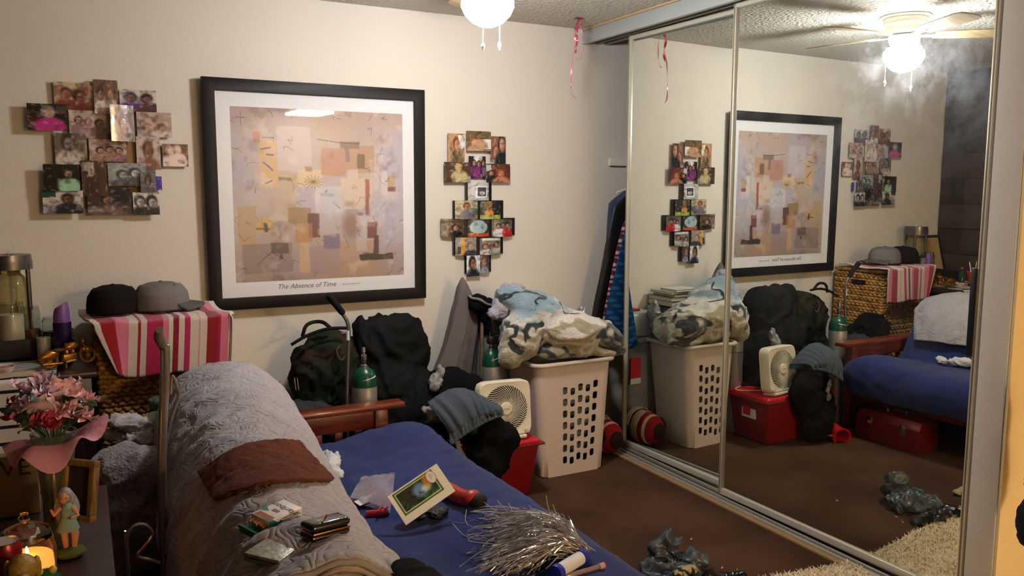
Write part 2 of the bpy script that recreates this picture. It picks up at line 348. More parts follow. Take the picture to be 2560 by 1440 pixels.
# ---------------------------------------------------------------- framed art
def poster():
    c = Canvas(300, 300, 'ab9a94')
    c.cloud('bfb0a8', 3, 11, .4, .65, .8); c.cloud('a8a3b2', 3, 12, .5, .62, .7); c.cloud('b99a7c', 4, 13, .55, .7, .5)
    U, V = c.U, c.V
    c._mix(np.clip((V-.6)/.4, 0, 1), '8a6c58', .5); c._mix(np.clip((.25-V)/.25, 0, 1), 'a58b85', .5)
    c._mix(np.clip((.13-U)/.13, 0, 1)*np.clip(1-abs(V-.35)/.3, 0, 1), '9a97a8', .8)
    rr = [(.15, .19, .25, .45, 'c9a06b', .7), (.25, .1, .44, .36, 'bfb2b4', .6), (.28, .37, .36, .62, 'b59a7c', .5), (.36, .35, .5, .45, 'd8b785', .6), (.5, .22, .64, .38, 'b07a68', .8), (.63, .2, .82, .36, 'a98267', .7), (.46, .45, .62, .6, 'c8c2bf', .7), (.62, .4, .8, .58, 'cfb49b', .6),
          (.3, .57, .43, .67, '93714c', .85), (.41, .61, .48, .75, '5b3236', .9), (.34, .67, .44, .78, 'a9784a', .7), (.36, .78, .42, .96, 'c99f72', .6), (.42, .8, .6, .97, '93787a', .6), (.5, .73, .6, .82, '6f6480', .85), (.47, .7, .57, .74, 'c19355', .7), (.6, .78, .82, .97, 'ae8259', .5), (.48, .56, .58, .74, 'aaa6ae', .7),
          (.12, .63, .22, .71, 'c59a54', .7), (.02, .56, .12, .8, 'b3905f', .6), (.04, .78, .32, .95, '7d6a68', .6), (.2, .78, .3, .84, '54433e', .8), (.77, .66, .83, .76, '6b3430', .85), (.81, .75, .84, .86, '4a2f30', .9), (.72, .86, .93, .9, '2f2c28', .95), (.89, .86, .93, .895, '512a2c', .8),
          (.76, .4, .785, .62, '98484a', .85), (.715, .25, .76, .34, '66503b', .8), (.61, .18, .73, .22, '725950', .7), (.64, .22, .665, .3, '6b5a6a', .7), (.12, .14, .16, .195, 'a35b45', .9), (.25, .395, .325, .415, '7b5e3f', .85), (.4, .33, .44, .36, '9c6c48', .8), (.71, .605, .75, .625, '3c2a2b', .9),
          (.9, .45, .95, .475, '73383a', .8), (.9, .38, .95, .45, 'b38f63', .7), (.86, .35, .9, .5, 'd0c8c4', .6), (.86, .55, 1, .8, 'a7a3ad', .6), (.49, .49, .57, .51, '75807f', .7), (.12, .685, .2, .695, '7b3a2e', .8), (.16, .66, .18, .71, '2c2a22', .8), (.24, .84, .265, .87, '4d3c36', .8), (.65, .35, .72, .4, 'c6b9b0', .6), (.7, .6, .76, .84, 'b9aaa8', .55)]
    for i, (a, b, d, e, k, al) in enumerate(rr): c.rect(a, b, d, e, k, al, .006, .02, 20+i)
    c.ell(.67, .68, .05, .08, '7a4c36', .6, .8); c.ell(.545, .52, .07, .1, 'aeb0ba', .5, .5)
    for q in ([(.16, .235), (.21, .225)], [(.19, .265), (.225, .267)], [(.17, .31), (.2, .335), (.22, .355)], [(.18, .43), (.215, .415)]): c.line(q, .006, '54479a', .9)
    c.line([(.745, .855), (.775, .855)], .005, '4b4393', .9)
    for k in range(14):
        a = k*.45; c.line([(.45, .42), (.45+.055*math.cos(a), .42+.04*math.sin(a))], .003, '73552f', .7)
    rs = random.Random(5)
    for k in range(60):
        x, y = rs.random(), rs.random(); p = [(x, y)]
        for j in range(3): x += rs.uniform(-.03, .03); y += rs.uniform(-.02, .04); p.append((x, y))
        c.line(p, .0022, '3a2c28', rs.uniform(.2, .6))
    c.line([(.48, .17), (.6, .185), (.73, .19)], .003, '4b3a35', .8); c.line([(.12, .9), (.2, .83), (.28, .88)], .003, '3b302c', .7); c.line([(.03, .06), (.08, .06)], .003, '4b3a35', .7); c.line([(.055, .03), (.055, .1)], .003, '4b3a35', .7)
    for k in range(6): c.rect(.165+k*.012, .165, .171+k*.012, .172, '2b2422', .9)
    c.cloud('6d544a', 9, 31, .62, .75, .35); c.cloud('d9cbc0', 12, 33, .62, .75, .3)
    return c
AX0, AX1, AZ0, AZ1 = -2.196, -1.086, .926, 2.03
art = thing('framed_print', 'large square abstract print in a wide black frame hanging on the back wall', 'picture', ((AX0+AX1)/2, -.02, AZ0))
M = frameM((AX0, -.012, AZ0), (1, 0, 0), (0, -.012, 1.1)); AW = AX1-AX0; AH = AZ1-AZ0; f = .058
b = MB(M)
o_ = [(0, 0), (AW, 0), (AW, AH), (0, AH)]; i_ = [(f, f), (AW-f, f), (AW-f, AH-f), (f, AH-f)]
b.add([(x, y, .032) for x, y in o_]+[(x, y, .028) for x, y in i_]+[(x, y, 0) for x, y in o_]+[(x, y, .008) for x, y in i_],
      [(k, (k+1) % 4, (k+1) % 4+4, k+4) for k in range(4)]+[(k, k+8, (k+1) % 4+8, (k+1) % 4) for k in range(4)]+[(k+4, (k+1) % 4+4, (k+1) % 4+12, k+12) for k in range(4)]+[(k+8, k+12, (k+1) % 4+12, (k+1) % 4+8) for k in range(4)])
b.build('frame', mat('black_frame', '120f10', .5, spec=.3), art, bevel=.002)
MB(M).box((f-.005, f-.005, .004), (AW-f+.005, AH-f+.005, .012)).build('mount', mat('mount_board', 'dedddd', .8), art)
px0, px1, py0, py1 = f+.068, AW-f-.062, f+.073, AH-f-.07
printed('print', poster(), px1-px0, py1-py0, M @ Matrix.Translation(((px0+px1)/2, (py0+py1)/2, .0128)), colmat('print_matte', .7), art)
ink = mat('caption_ink', '6d6a6a', .8)
text('caption', 'The Absence of Time', .034, M @ Matrix.Translation((.47, f+.042, .0125)), ink, art, shear=.3)
text('caption', 'abstract art print', .014, M @ Matrix.Translation((.70, f+.040, .0125)), mat('caption_ink_pale', 'a9a6a4', .8), art, shear=.2)
gl = bpy.data.materials.new('picture_glass'); gl.use_nodes = True; nt = gl.node_tree; nt.nodes.clear()
o1 = nt.nodes.new('ShaderNodeOutputMaterial'); t1 = nt.nodes.new('ShaderNodeBsdfTransparent'); g1 = nt.nodes.new('ShaderNodeBsdfGlossy'); g1.inputs['Roughness'].default_value = .015; mx = nt.nodes.new('ShaderNodeMixShader'); lw = nt.nodes.new('ShaderNodeLayerWeight'); lw.inputs[0].default_value = .5; pw = nt.nodes.new('ShaderNodeMath'); pw.operation = 'POWER'; pw.inputs[1].default_value = 5; nt.links.new(lw.outputs['Facing'], pw.inputs[0]); fr = nt.nodes.new('ShaderNodeMath'); fr.operation = 'MULTIPLY_ADD'; fr.inputs[1].default_value = .9; fr.inputs[2].default_value = .045; nt.links.new(pw.outputs[0], fr.inputs[0])
nt.links.new(fr.outputs[0], mx.inputs[0]); nt.links.new(t1.outputs[0], mx.inputs[1]); nt.links.new(g1.outputs[0], mx.inputs[2]); nt.links.new(mx.outputs[0], o1.inputs[0])
MB(M).add([(f, f, .022), (AW-f, f, .022), (AW-f, AH-f, .022), (f, AH-f, .022)], [(0, 1, 2, 3)]).build('glass', gl, art)

# ---------------------------------------------------------------- photo collages
gloss = colmat('photo_gloss', .22, spec=.6); 
def person(c, x, y, s, shirt='8a3a50', hair='3a2820', skin='c99a80'):
    c.ell(x+s*.1, y+s*2.0, s*1.35, s*1.4, shirt, 1, .3); c.ell(x-s*.05, y-s*.05, s*.62, s*.78, hair, 1, .4); c.ell(x+s*.05, y+s*.14, s*.4, s*.56, skin, .95, .5); c.ell(x+s*.2, y+s*.2, s*.25, s*.5, hair, .35, .8); c.ell(x-s*.1, y+s*.02, s*.1, s*.06, hair, .7, .8); c.ell(x+s*.18, y+s*.02, s*.1, s*.06, hair, .7, .8); c.ell(x+s*.04, y+s*.42, s*.15, s*.05, '8a4540', .5, .8); c.ell(x, y+s*.62, s*.3, s*.12, hair, .3, .8)
    return c
def photo(bg, people=(), extra=(), w=40, h=30, cl=None, seed=0):
    c = Canvas(w, h, bg)
    if cl: c.cloud(cl, 3, seed+50, .45, .6, .7)
    for e in extra: c.rect(*e) if len(e) == 5 else c.ell(*e[1:])
    for p in people: person(c, *p)
    k = abs(hash(bg)) % 1 + len(people)*7+len(extra)*3+int(bg[0], 16)+seed
    c.cloud('1d1512', 6, k+80, .5, .75, .45); c.cloud('e8dccb', 7, k+81, .56, .8, .4)
    return c
def collage_photo(cv, box, depth, parent, scale, org, label, bend=0, tilt=0, m=gloss):
    X0, Y0, X1, Y1 = box; p = at(org[0]+X0/scale, org[1]+Y0/scale, y=-depth); q = at(org[0]+X1/scale, org[1]+Y1/scale, y=-depth)
    p2 = at(org[0]+X0/scale, org[1]+Y1/scale, y=-depth)
    wd = q.x-p.x; ht = p.z-p2.z; cx = (p.x+q.x)/2; q1 = at(org[0]+(X0+X1)/2/scale, org[1]+(Y0+Y1)/2/scale, y=-depth)
    M = WALLM(q1.x, q1.z, -depth) @ Matrix.Rotation(R(tilt), 4, 'Y')
    o = printed('photo', cv, wd, ht, M, m, parent, bend, label)
    MB(M).box((-wd/2, -ht/2, -.0025), (wd/2, ht/2, -.0008)).build('photo_backing', mat('photo_board', '2b2322', .7), o) if not bend else None
    return o
pc = thing('photo_collage', 'big irregular cluster of overlapping snapshots on the back wall, left of the black frame', 'photo collage', (-2.57, -.01, 1.4))
L = [((435,150,770,380), .02, photo('c9b08c', [(.3,.4,.28,'7c3b2c','58332a','a8765c'), (.66,.5,.3,'6c3526','4f2c20','8d5a44')], [], cl='7b4a3a'), 'snapshot of two people seen close, brown tones'),
 ((760,130,975,410), .03, photo('6d5148', [(.28,.42,.25,'d8c8c0','4a3028','b98068'), (.68,.4,.25,'cdb8ae','7b5a40','cf9f86')], w=30, h=40), 'upright snapshot of two women in white'),
 ((975,210,1285,395), .02, photo('c8bfb0', [(.3,.35,.3,'4a3a7a','26243a','8d6a5a'), (.75,.4,.28,'4a3038','2b2026','7b4a3a')]), 'snapshot of two people in purple and dark'),
 ((218,325,560,545), .045, photo('2a1f1d', [(.53,.3,.3,'b8327e','8d8274','c49a80')], [(.72,.05,1,.35,'4b4038'), (0,.45,.25,.8,'4a1f1c')]), 'snapshot of a person in a bright pink shirt'),
 ((560,380,890,610), .022, photo('b49c90', [(.25,.35,.18,'8a6e72'), (.5,.4,.18,'a88','6b4a44'), (.78,.45,.2,'7a5c5c')], cl='cdbdb2', seed=2), 'faded pinkish snapshot of a group'),
 ((1115,395,1410,600), .024, photo('a58a80', [(.3,.6,.2,'c5b0a6','8b6a58'), (.72,.6,.2,'c9b8b0','7b5948')], cl='c0a898', seed=3), 'faded beige snapshot with dark edge'),
 ((440,565,720,825), .03, photo('6b5c50', [(.42,.3,.34,'c3b7a9','3b332d','9b8c7d')], [(.75,.2,1,.8,'8a7a68')]), 'brown snapshot of a person in a white shirt'),
 ((725,615,1040,800), .024, photo('b3978a', [(.3,.5,.2,'8b6a60'), (.55,.45,.2,'93705f'), (.8,.5,.2,'866')], cl='c2aa9c', seed=4), 'faded snapshot of three people in a row'),
 ((1110,595,1320,865), .026, photo('bba79b', [(.5,.4,.36,'7b5148','6b4238','99685a')], w=30, h=40), 'upright portrait of a person with long reddish hair'),
 ((1325,655,1545,840), .022, photo('7a5a4a', [(.3,.3,.26,'dcc0b2','c9a898','dcc0b2'), (.6,.25,.25,'e2cbbd','c9a898','e2cbbd')], [(.75,.4,.95,.95,'8d4030')]), 'pale snapshot of figures in white'),
 ((350,820,660,1040), .05, photo('17130f', [(.68,.35,.24,'8fbf98','30241c','caa088')]), 'dark snapshot of a young person in a mint shirt'),
 ((660,790,885,1080), .036, photo('4b352b', [(.4,.3,.2,'3b2a24','c8b8a8','7b5a4a')], [(.05,.05,.5,.3,'a8988a')], w=30, h=40), 'upright dark brown snapshot'),
 ((880,810,1205,1000), .034, photo('8f9090', [(.38,.5,.26,'55585a','3b3b3d','c8c8c6'), (.7,.42,.28,'4b4d50','3b3b3d','cfcfcd')]), 'black and white snapshot of two faces'),
 ((345,1035,690,1225), .04, photo('c2bdb2', [(.25,.45,.22,'9a9a9c','c8c0b4','b98a74'), (.62,.35,.27,'1f1c28','241c1a','8b5a44')], [(0,0,.33,.3,'1f4038')]), 'snapshot of an older man beside a man in black'),
 ((710,1010,1085,1235), .032, photo('3a2e2c', [(.45,.45,.25,'6d5c54','2b2220','b37a5a')], [(.5,0,1,.5,'15171c'), (0,.7,1,1,'5b4b46')]), 'dark snapshot of a person leaning'),
 ((1085,1050,1310,1235), .04, photo('cfcac0', [(.27,.4,.34,'222','1c1a1a','c8c4bc'), (.72,.42,.36,'222','1c1a1a','cdc9c2')]), 'black and white drawing-like snapshot of two dark-haired women'),
 ((1275,920,1328,1032), .02, photo('3a2fa0', w=6, h=8), 'small bright blue card'),
 ((1145,885,1280,1050), .046, photo('6b6468', [(.5,.4,.36,'55505a','33302e','8b5a48')], w=22, h=28), 'small grey portrait of a smiling person'),
 ]
for i, (bx, dp, cv, lb) in enumerate(L): collage_photo(cv, bx, dp, pc, 3.273, (0, 160), lb)
collage_photo(photo('c9b8ac', [(.5,.5,.3,'b8a49a','a88','d0bcae')], cl='7b6458', w=30, h=40), (890,335,1115,635), .055, pc, 3.273, (0, 160), 'upright glossy snapshot catching the lamp glare', .006, 20, colmat('photo_hot', .16, spec=1, coat=1, bump=.15, bscale=30))
for bx in ((560,560,1130,880), (480,300,1200,420), (420,900,1200,1180)):
    p = at(bx[0]/3.273, 160+bx[1]/3.273, y=-.006); q = at(bx[2]/3.273, 160+bx[3]/3.273, y=-.006)
    MB().box((p.x, -.010, q.z), (q.x, -.002, p.z)).build('backing_panel', mat('backing_tan', '8d6f4a', .8), pc)

pc2 = thing('photo_collage', 'narrow stepped column of small snapshots on black bent strips, right of the black frame', 'photo collage', (-.76, -.01, 1.03))
sc2, og2 = 3.427, (1060, 300); blk = mat('black_lacquer', '17130f', .35)
for bx in ((350,535,580,690), (245,690,680,852), (145,848,778,1002), (245,1003,678,1158), (348,1158,575,1310)):
    p = at(og2[0]+bx[0]/sc2, og2[1]+bx[1]/sc2, y=-.01); q = at(og2[0]+bx[2]/sc2, og2[1]+bx[3]/sc2, y=-.01); p2 = at(og2[0]+bx[0]/sc2, og2[1]+bx[3]/sc2, y=-.01)
    n = 12; pts = [(p.x+(q.x-p.x)*i/n, -.008-.012*math.sin(PI*i/n)) for i in range(n+1)]
    MB().sheet(lambda u, v: (p.x+(q.x-p.x)*u, -.006-.012*math.sin(PI*u), (p.z if v else (p2.z))), 12, 1, -.002).build('frame_strip', blk, pc2)
S = [((205,115,350,372), photo('b58c66', [(.5,.35,.3,'6b5a3a','7b3f20','d09a78')], [(.6,.05,1,.5,'e0d8c8')], w=26, h=38), 'snapshot of a seated woman, warm orange light', .02, 0),
 ((365,95,575,265), photo('6b5a3c', [(.3,.55,.28,'b78c6a','8d5a30','d09a76'), (.5,.25,.22,'b78c6a','7a4c28','c9976f')], [(.65,.4,1,.9,'d8d5cc')]), 'snapshot of two smiling women', .032, 0),
 ((570,140,700,380), photo('8a5a46', [(.35,.55,.4,'d8cfc6','6b3f2a','d2a084'), (.75,.25,.42,'1b2028','4a2a20','d9a68e')], w=24, h=40), 'upright snapshot of two faces close together', .022, 0),
 ((175,360,400,535), photo('4b3328', [(.55,.25,.24,'b7a77a','b59a60','caa078')], [(.5,.7,1,1,'7d7a80')]), 'snapshot of a person bending forward', .028, 0),
 ((385,310,530,500), photo('2a1c2b', [(.3,.3,.2,'702a6a'), (.6,.35,.2,'8b2a78'), (.85,.3,.18,'4a2050')], [(.3,0,.8,.25,'e0dcd8'), (0,.65,1,1,'1c1420')], w=28, h=34), 'snapshot of a group in purple', .016, 0),
 ((535,375,738,535), photo('5b2a22', [(.2,.5,.2,'1c1c20'), (.6,.5,.28,'b8745a','8d4a30','c98a6c')], [(0,.05,.2,.4,'b8c0c0')]), 'snapshot of people in a red room', .028, 0),
 ((375,535,555,690), photo('b9b8b4', [], [(.35,.2,.9,.85,'e8e6e2'), (.42,.28,.84,.76,'4a4a4c'), ('e',.65,.6,.14,.12,'d5d3cf')]), 'snapshot of a small square picture on a pale ground', .022, .012),
 ((265,690,460,850), photo('b9ab8a', [(.5,.3,.26,'6d6a70','6a3a20','c08a70')], [(0,.75,1,1,'8d7a60'), (.65,.4,1,.8,'5b6a50')]), 'snapshot of a couple in a field', .022, .01),
 ((480,695,655,850), photo('2b2a2c', [], [(.3,0,.55,.6,'8b6a3a'), ('e',.42,.65,.22,.16,'d88a4a'), (0,.78,1,1,'9aa84a')]), 'snapshot of an orange flame over a green strip', .022, .01),
 ((145,845,345,1000), photo('5b4636', [(.6,.5,.25,'1c1a1c','2b201c','dba58c')], [(0,0,.3,1,'7b6a58')]), 'brown snapshot with a pale face', .022, .01),
 ((375,850,555,1000), photo('3a3230', [], [('e',.5,.45,.42,.4,'9db4bc'), (0,.8,1,1,'b8492a')]), 'snapshot with a pale blue shape over orange', .022, .01),
 ((580,850,755,1000), photo('5b5a4c', [(.3,.4,.2,'c9c5c8'), (.52,.35,.22,'d8cfd2','3a2a20','e0b098'), (.75,.35,.22,'b8202a')]), 'snapshot of three people, one in red', .022, .01),
 ((268,1005,450,1160), photo('9a958c', [(.7,.5,.3,'3a3a44','8a6a50','c8b09a')], [(.25,0,.42,1,'d89a2a'), (.1,.5,.25,.9,'2b3038')]), 'snapshot with a yellow stripe', .022, .01),
 ((478,1010,655,1155), photo('6b6258', [(.25,.5,.24,'c8c5c0'), (.55,.55,.22,'b8b5b0'), (.8,.4,.24,'a8a49e')], [(.1,0,1,.15,'d8d5cf')]), 'greyish snapshot of a group indoors', .022, .01),
 ((480,1160,560,1310), photo('4b3f3c', [(.4,.35,.4,'8a90a8','6b4030','c9a08c')], w=20, h=34), 'narrow snapshot of a long-haired person', .022, .004),
 ((365,1160,480,1338), photo('e2e4e2', [(.45,.35,.42,'141c2c','1a1412','c07a5c')], w=28, h=38), 'snapshot of a dark-haired boy in a navy shirt', .03, 0)]
for bx, cv, lb, dp, bd in S: collage_photo(cv, bx, dp, pc2, sc2, og2, lb, bd)

# ribbon taped to the ceiling
rb_m = mat('ribbon_red', 'c2485a', .35, .3)
rb = thing('ribbon', 'curly pink and red ribbon taped to the ceiling beside the closet header', 'ribbon', (-.265, -.26, H-.002))
MB().box((-.285, -.275, H-.006), (-.245, -.25, H-.001)).build('tape', mat('tape_dark', '7a3038', .4), rb)
def curl(pts, wd, m): 
    P = crom(pts, 8); 
    return MB().sheet(lambda u, v: P[min(int(u*(len(P)-1)+.5), len(P)-1)]+Vector((math.cos(u*9)*wd*(v-.5), math.sin(u*9)*wd*(v-.5), 0)), len(P)-1, 1, .0004).build('ribbon_strand', m, rb)
x, y = -.265, -.26; pk = mat('ribbon_pink', 'e07f94', .35, .3)
curl([(x, y, 2.435), (x-.025, y, 2.37), (x-.02, y, 2.30), (x-.035, y, 2.24), (x-.045, y, 2.12), (x-.04, y, 2.04), (x-.015, y, 2.01)], .008, pk)
curl([(x, y, 2.435), (x+.02, y+.01, 2.39), (x+.035, y, 2.33), (x+.03, y, 2.26), (x+.01, y, 2.22), (x-.01, y, 2.225)], .006, pk)
curl([(x, y, 2.435), (x-.015, y-.01, 2.38), (x-.01, y, 2.31), (x-.02, y, 2.25)], .014, rb_m)
curl([(x, y, 2.435), (x+.015, y-.01, 2.41), (x-.02, y, 2.385), (x-.012, y, 2.33)], .01, rb_m)

# ================================================================ LEFT CORNER
dark_wood = mat('espresso_wood', '2a1612', .35, col2='1f100d', cscale=4, stretch=(1, 8, 8))
dz = .8
dr = thing('dresser', 'dark espresso dresser in the back left corner, striped runner over its top', 'dresser', (-3.08, -.33, 0))
MB().box((-3.46, -.6, .05), (-2.72, -.05, dz-.025)).build('body', dark_wood, dr, bevel=.004)
MB().box((-3.47, -.62, dz-.025), (-2.70, -.03, dz)).build('top', dark_wood, dr, bevel=.004)
for k in range(3):
    q = MB().box((-3.42, -.615, .1+k*.22), (-2.76, -.598, .3+k*.22)).build('drawer', dark_wood, dr, bevel=.004)
    MB().tube([(-3.15, -.618, .2+k*.22), (-3.15, -.64, .2+k*.22), (-3.03, -.64, .2+k*.22), (-3.03, -.618, .2+k*.22)], .006, 8).build('handle', mat('steel', 'a8a6a0', .3, .9), q)
for x in (-3.43, -2.75):
    for y in (-.57, -.08): MB().box((x-.02, y-.02, 0), (x+.02, y+.02, .05)).build('leg', dark_wood, dr)
# runner: white woven cloth with black stripes, over the top and down the front
run = []
def runner(u, v):
    x = -3.44+.60*u; L_ = v*1.02
    if L_ < .50: return (x, -.12-L_, dz+.006+.0015*nz((x*9, L_*20, 0)))
    t = L_-.50; a = min(t/.03, PI/2)
    yy = -.62-.028*math.sin(a)-.012*nz((x*6, t*3, 1)); zz = dz+.006-(.02*(1-math.cos(a)) if t < .047 else .02+(t-.047))
    return (x, yy, zz)
def rcol(u, v):
    L_ = v*1.02
    if L_ < .5: return '23262c' if (L_*32) % 1 < .42 and L_ > .2 else 'cfc6bb'
    return '23262c' if ((L_-.5)*15) % 1 < .2 else 'd3c8bd'
cloth_col = colmat('cloth_print', .95, bump=.3, bscale=400)
tag(MB().sheet(runner, 30, 160, -.003, rcol).build('table_runner', cloth_col, smooth=60), 'white woven runner with thin black stripes hanging down the dresser front', 'table runner')
# hamper and towel
wk = thing('wicker_hamper', 'tall woven seagrass hamper against the back wall under the striped towel', 'hamper', (-2.45, -.25, 0))
hx0, hx1, hy0, hy1, hz = -2.69, -2.215, -.44, -.05, .945
straw = mat('seagrass', 'b9884c', .75, col2='87602f', cscale=30, bump=.4, bscale=80)
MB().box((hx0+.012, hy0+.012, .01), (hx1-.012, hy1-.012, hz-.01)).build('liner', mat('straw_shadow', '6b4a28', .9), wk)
rows = 46
for r in range(rows):
    z = .02+r*(hz-.03)/rows; b = MB(); rz = (hz-.03)/rows*.56; per = []
    for (xa, ya, xb, yb) in ((hx0, hy0, hx1, hy0), (hx1, hy0, hx1, hy1), (hx1, hy1, hx0, hy1), (hx0, hy1, hx0, hy0)):
        n = int(math.hypot(xb-xa, yb-ya)/.0085)
        for i in range(n):
            x = xa+(xb-xa)*i/n; y = ya+(yb-ya)*i/n; per.append((x, y))
    cx, cy = (hx0+hx1)/2, (hy0+hy1)/2
    P = []
    for i, (x, y) in enumerate(per):
        w_ = .006*math.sin(i*PI/2.0+(r % 2)*PI); dx, dy = x-cx, y-cy
        if abs(dx)/(hx1-hx0) > abs(dy)/(hy1-hy0): dx, dy = math.copysign(1, dx), 0
        else: dx, dy = 0, math.copysign(1, dy)
        P.append((x+dx*w_, y+dy*w_, z+.004*math.sin(i*PI/2)+.003*nz((x*8, y*8, r))))
    b.tube(P, rz, 6, closed=True).build('weave_row', straw, wk, smooth=180)
MB().box((hx0-.01, hy0-.01, hz-.012), (hx1+.01, hy1+.01, hz+.012)).build('lid', straw, wk, bevel=.008)
MB().box((hx1+.004, -.31, hz-.1), (hx1+.016, -.2, hz-.068)).build('hand_hole_shade', mat('hole_shade', '0d0906', .9), wk)  # dark slab on the weave, its colour stands for shade inside the hole
SC = [(0, 'd8c6bb'), (.055, 'a01522'), (.15, 'b01a50'), (.165, 'd9788f'), (.265, 'd3c2b2'), (.325, '9c1830'), (.34, 'd3c2b2'), (.385, 'b3204f'), (.49, 'd37a8c'), (.535, 'd8cdbf'), (.558, '8d1420'), (.605, 'd3c2b2'), (.64, 'b02455'), (.685, 'd0c0b0'), (.74, 'cc8c8c'), (.75, 'd0c0b0'), (.8, '8f1018'), (.885, 'a81848'), (.9, 'd4748a'), (.965, 'd6c8b8'), (1.01, 'fff')]
def scol(u, v):
    for a, b in zip(SC[:-1], SC[1:]):
        if a[0] <= u < b[0]: return a[1]
    return 'd6c8b8'
tx0, tx1 = -2.735, -2.175
def towel(u, v):
    x = tx0+(tx1-tx0)*u; L_ = v*.60; back = .36
    if L_ < back:
        y = -.09-L_*(.40/back)+.0; z = hz+.026+.010*ridge((x, y, 0), 6, 3)+.012*math.exp(-((L_-.05)/.05)**2)
        return (x+.02*math.sin(y*9), y, z)
    t = L_-back; a = min(t/.025, PI/2); swing = max(0, .25-u)*4
    dn = (t if t > .04 else t*.6)
    y = -.49-.022*math.sin(a)-.010*math.sin(u*11+1)*t/.24; z = hz+.026+.010*ridge((x, -.49, 0), 6, 3)-max(0, dn-.012)*(1-.05*swing)
    return (x+swing*t*.45-(.012 if u > .98 else 0)+.02*math.sin(-.49*9)*(1-t/.24), y, z-.01*u*t/.24)
tag(MB().sheet(towel, 100, 60, -.008, scol).build('striped_towel', colmat('terry_print', .95, bump=.6, bscale=500, sheen=.3), smooth=180), 'pink, red and cream striped towel draped over the wicker hamper', 'towel')
def cap(name, c, rx, ry, h, rz, m, mb_, label, m3=None, strap=False):
    M = Matrix.Translation(c) @ Matrix.Rotation(R(rz), 4, 'Z')
    t = thing(name, label, 'cap', c, 'caps on the striped towel')
    def dome(u, v):
        a = 2*PI*u; q = v
        pr = [(1, 0), (1.02, .28), (.97, .62), (.8, .88), (.45, 1.0), (0, 1.02)]; k = q*5; i = min(4, int(k)); f_ = k-i
        r_ = pr[i][0]*(1-f_)+pr[i+1][0]*f_; z = pr[i][1]*(1-f_)+pr[i+1][1]*f_
        r_ *= 1+.012*abs(math.sin(a*3))*(1-q)+.02*nz((math.cos(a), math.sin(a), q*2), 1.6, int(rz))
        return (rx*r_*math.cos(a), ry*r_*math.sin(a), h*z)
    MB(M).sheet(dome, 48, 20, .003).build('crown', m, t, smooth=180)
    def brim(u, v):
        a = -PI/2+PI*u*.0+(-1+2*u)*R(62); r0 = 1.0+.6*v*math.cos((2*u-1)*1.35)
        return (rx*r0*math.sin((2*u-1)*R(70))*1.0, -ry*(r0)*math.cos((2*u-1)*R(70)*(1-.25*v)), .012-.012*v-.02*(2*u-1)**2*v+.012)
    MB(M).sheet(brim, 24, 8, .004).build('brim', mb_, t, smooth=180)
    MB(M).lathe((0, 0, h*1.02), [(0, -.004), (.008, -.002), (.008, .003), (0, .006)], 12).build('button', mb_, t)
    for k in range(6):
        a = R(30+60*k); MB(M).lathe((rx*.72*math.cos(a), ry*.72*math.sin(a), h*.93), [(0, 0), (.004, 0), (.003, .002), (0, .002)], 8).build('eyelet', mb_, t)
    if strap:
        M_ = M; MB(M_).sheet(lambda u, v: (rx*1.03*math.sin((u-.5)*1.1), ry*1.03*math.cos((u-.5)*1.1), .004+.016*v), 12, 1, .003).build('snap_strap', m3 or mb_, t)
    return t
blackcap = mat('black_wool', '191514', .9, bump=.3, bscale=300); greycap = mat('grey_wool', '6f6a67', .92, bump=.3, bscale=300)
cap('baseball_cap', (-2.62, -.3, hz+.045), .098, .108, .112, 150, blackcap, blackcap, 'black baseball cap, left one on the striped towel')
cap('baseball_cap', (-2.43, -.29, hz+.045), .103, .112, .115, 100, greycap, mat('grey_brim', '55524f', .9, bump=.2, bscale=300), 'grey baseball cap with its brim to the right, beside the black cap')

# things on the dresser
glass = mat('clear_glass', 'e8ece6', .03, trans=1, ior=1.3)
black_pl = mat('black_tray', '161110', .5)
tray = thing('tray', 'low black box tray on the dresser carrying the candles', 'tray', (-3.05, -.2, dz+.01))
MB().box((-3.32, -.3, dz+.01), (-2.78, -.06, dz+.018)).build('base', black_pl, tray)
for a, b in (((-3.32, -.3), (-2.78, -.29)), ((-3.32, -.07), (-2.78, -.06)), ((-3.32, -.3), (-3.31, -.06)), ((-2.79, -.3), (-2.78, -.06))): MB().box((a[0], a[1], dz+.01), (b[0], b[1], dz+.095)).build('side', black_pl, tray, bevel=.002)
tz = dz+.07
MB().box((-3.305, -.288, dz+.019), (-2.792, -.072, dz+.068)).build('box_insert', black_pl, tray)
chrome = mat('chrome', 'b5b3b0', .18, 1)
jar = thing('drink_dispenser', 'tall glass jar of pale amber liquid held in a metal ring rack on the dresser', 'jar', (-3.0, -.14, tz))
MB().lathe((-3.0, -.14, 0), [(0, tz), (.06, tz), (.068, tz+.05), (.068, tz+.22), (.055, tz+.27), (.04, tz+.285), (.04, tz+.30), (0, tz+.30)], 28).build('glass_jar', mat('amber_glass', 'cdbd88', .08, trans=.75, ior=1.2), jar)
MB().lathe((-3.0, -.14, 0), [(.045, tz+.325), (.082, tz+.325), (.086, tz+.34), (.086, tz+.305), (.082, tz+.365), (.045, tz+.365)], 28).build('metal_ring', mat('ring_steel', '6f6a66', .3, .85), jar)
MB().lathe((-3.0, -.14, 0), [(0, tz+.365), (.02, tz+.365), (.012, tz+.3255), (0, tz+.383)], 14).build('finial', chrome, jar)
for a in (-30, 90, 210): MB().tube([(-3.0+.078*math.cos(R(a)), -.14+.078*math.sin(R(a)), tz), (-3.0+.078*math.cos(R(a)), -.14+.078*math.sin(R(a)), tz+.325)], .009, 10).build('post', mat('dark_steel', '5b5350', .3, .8), jar)
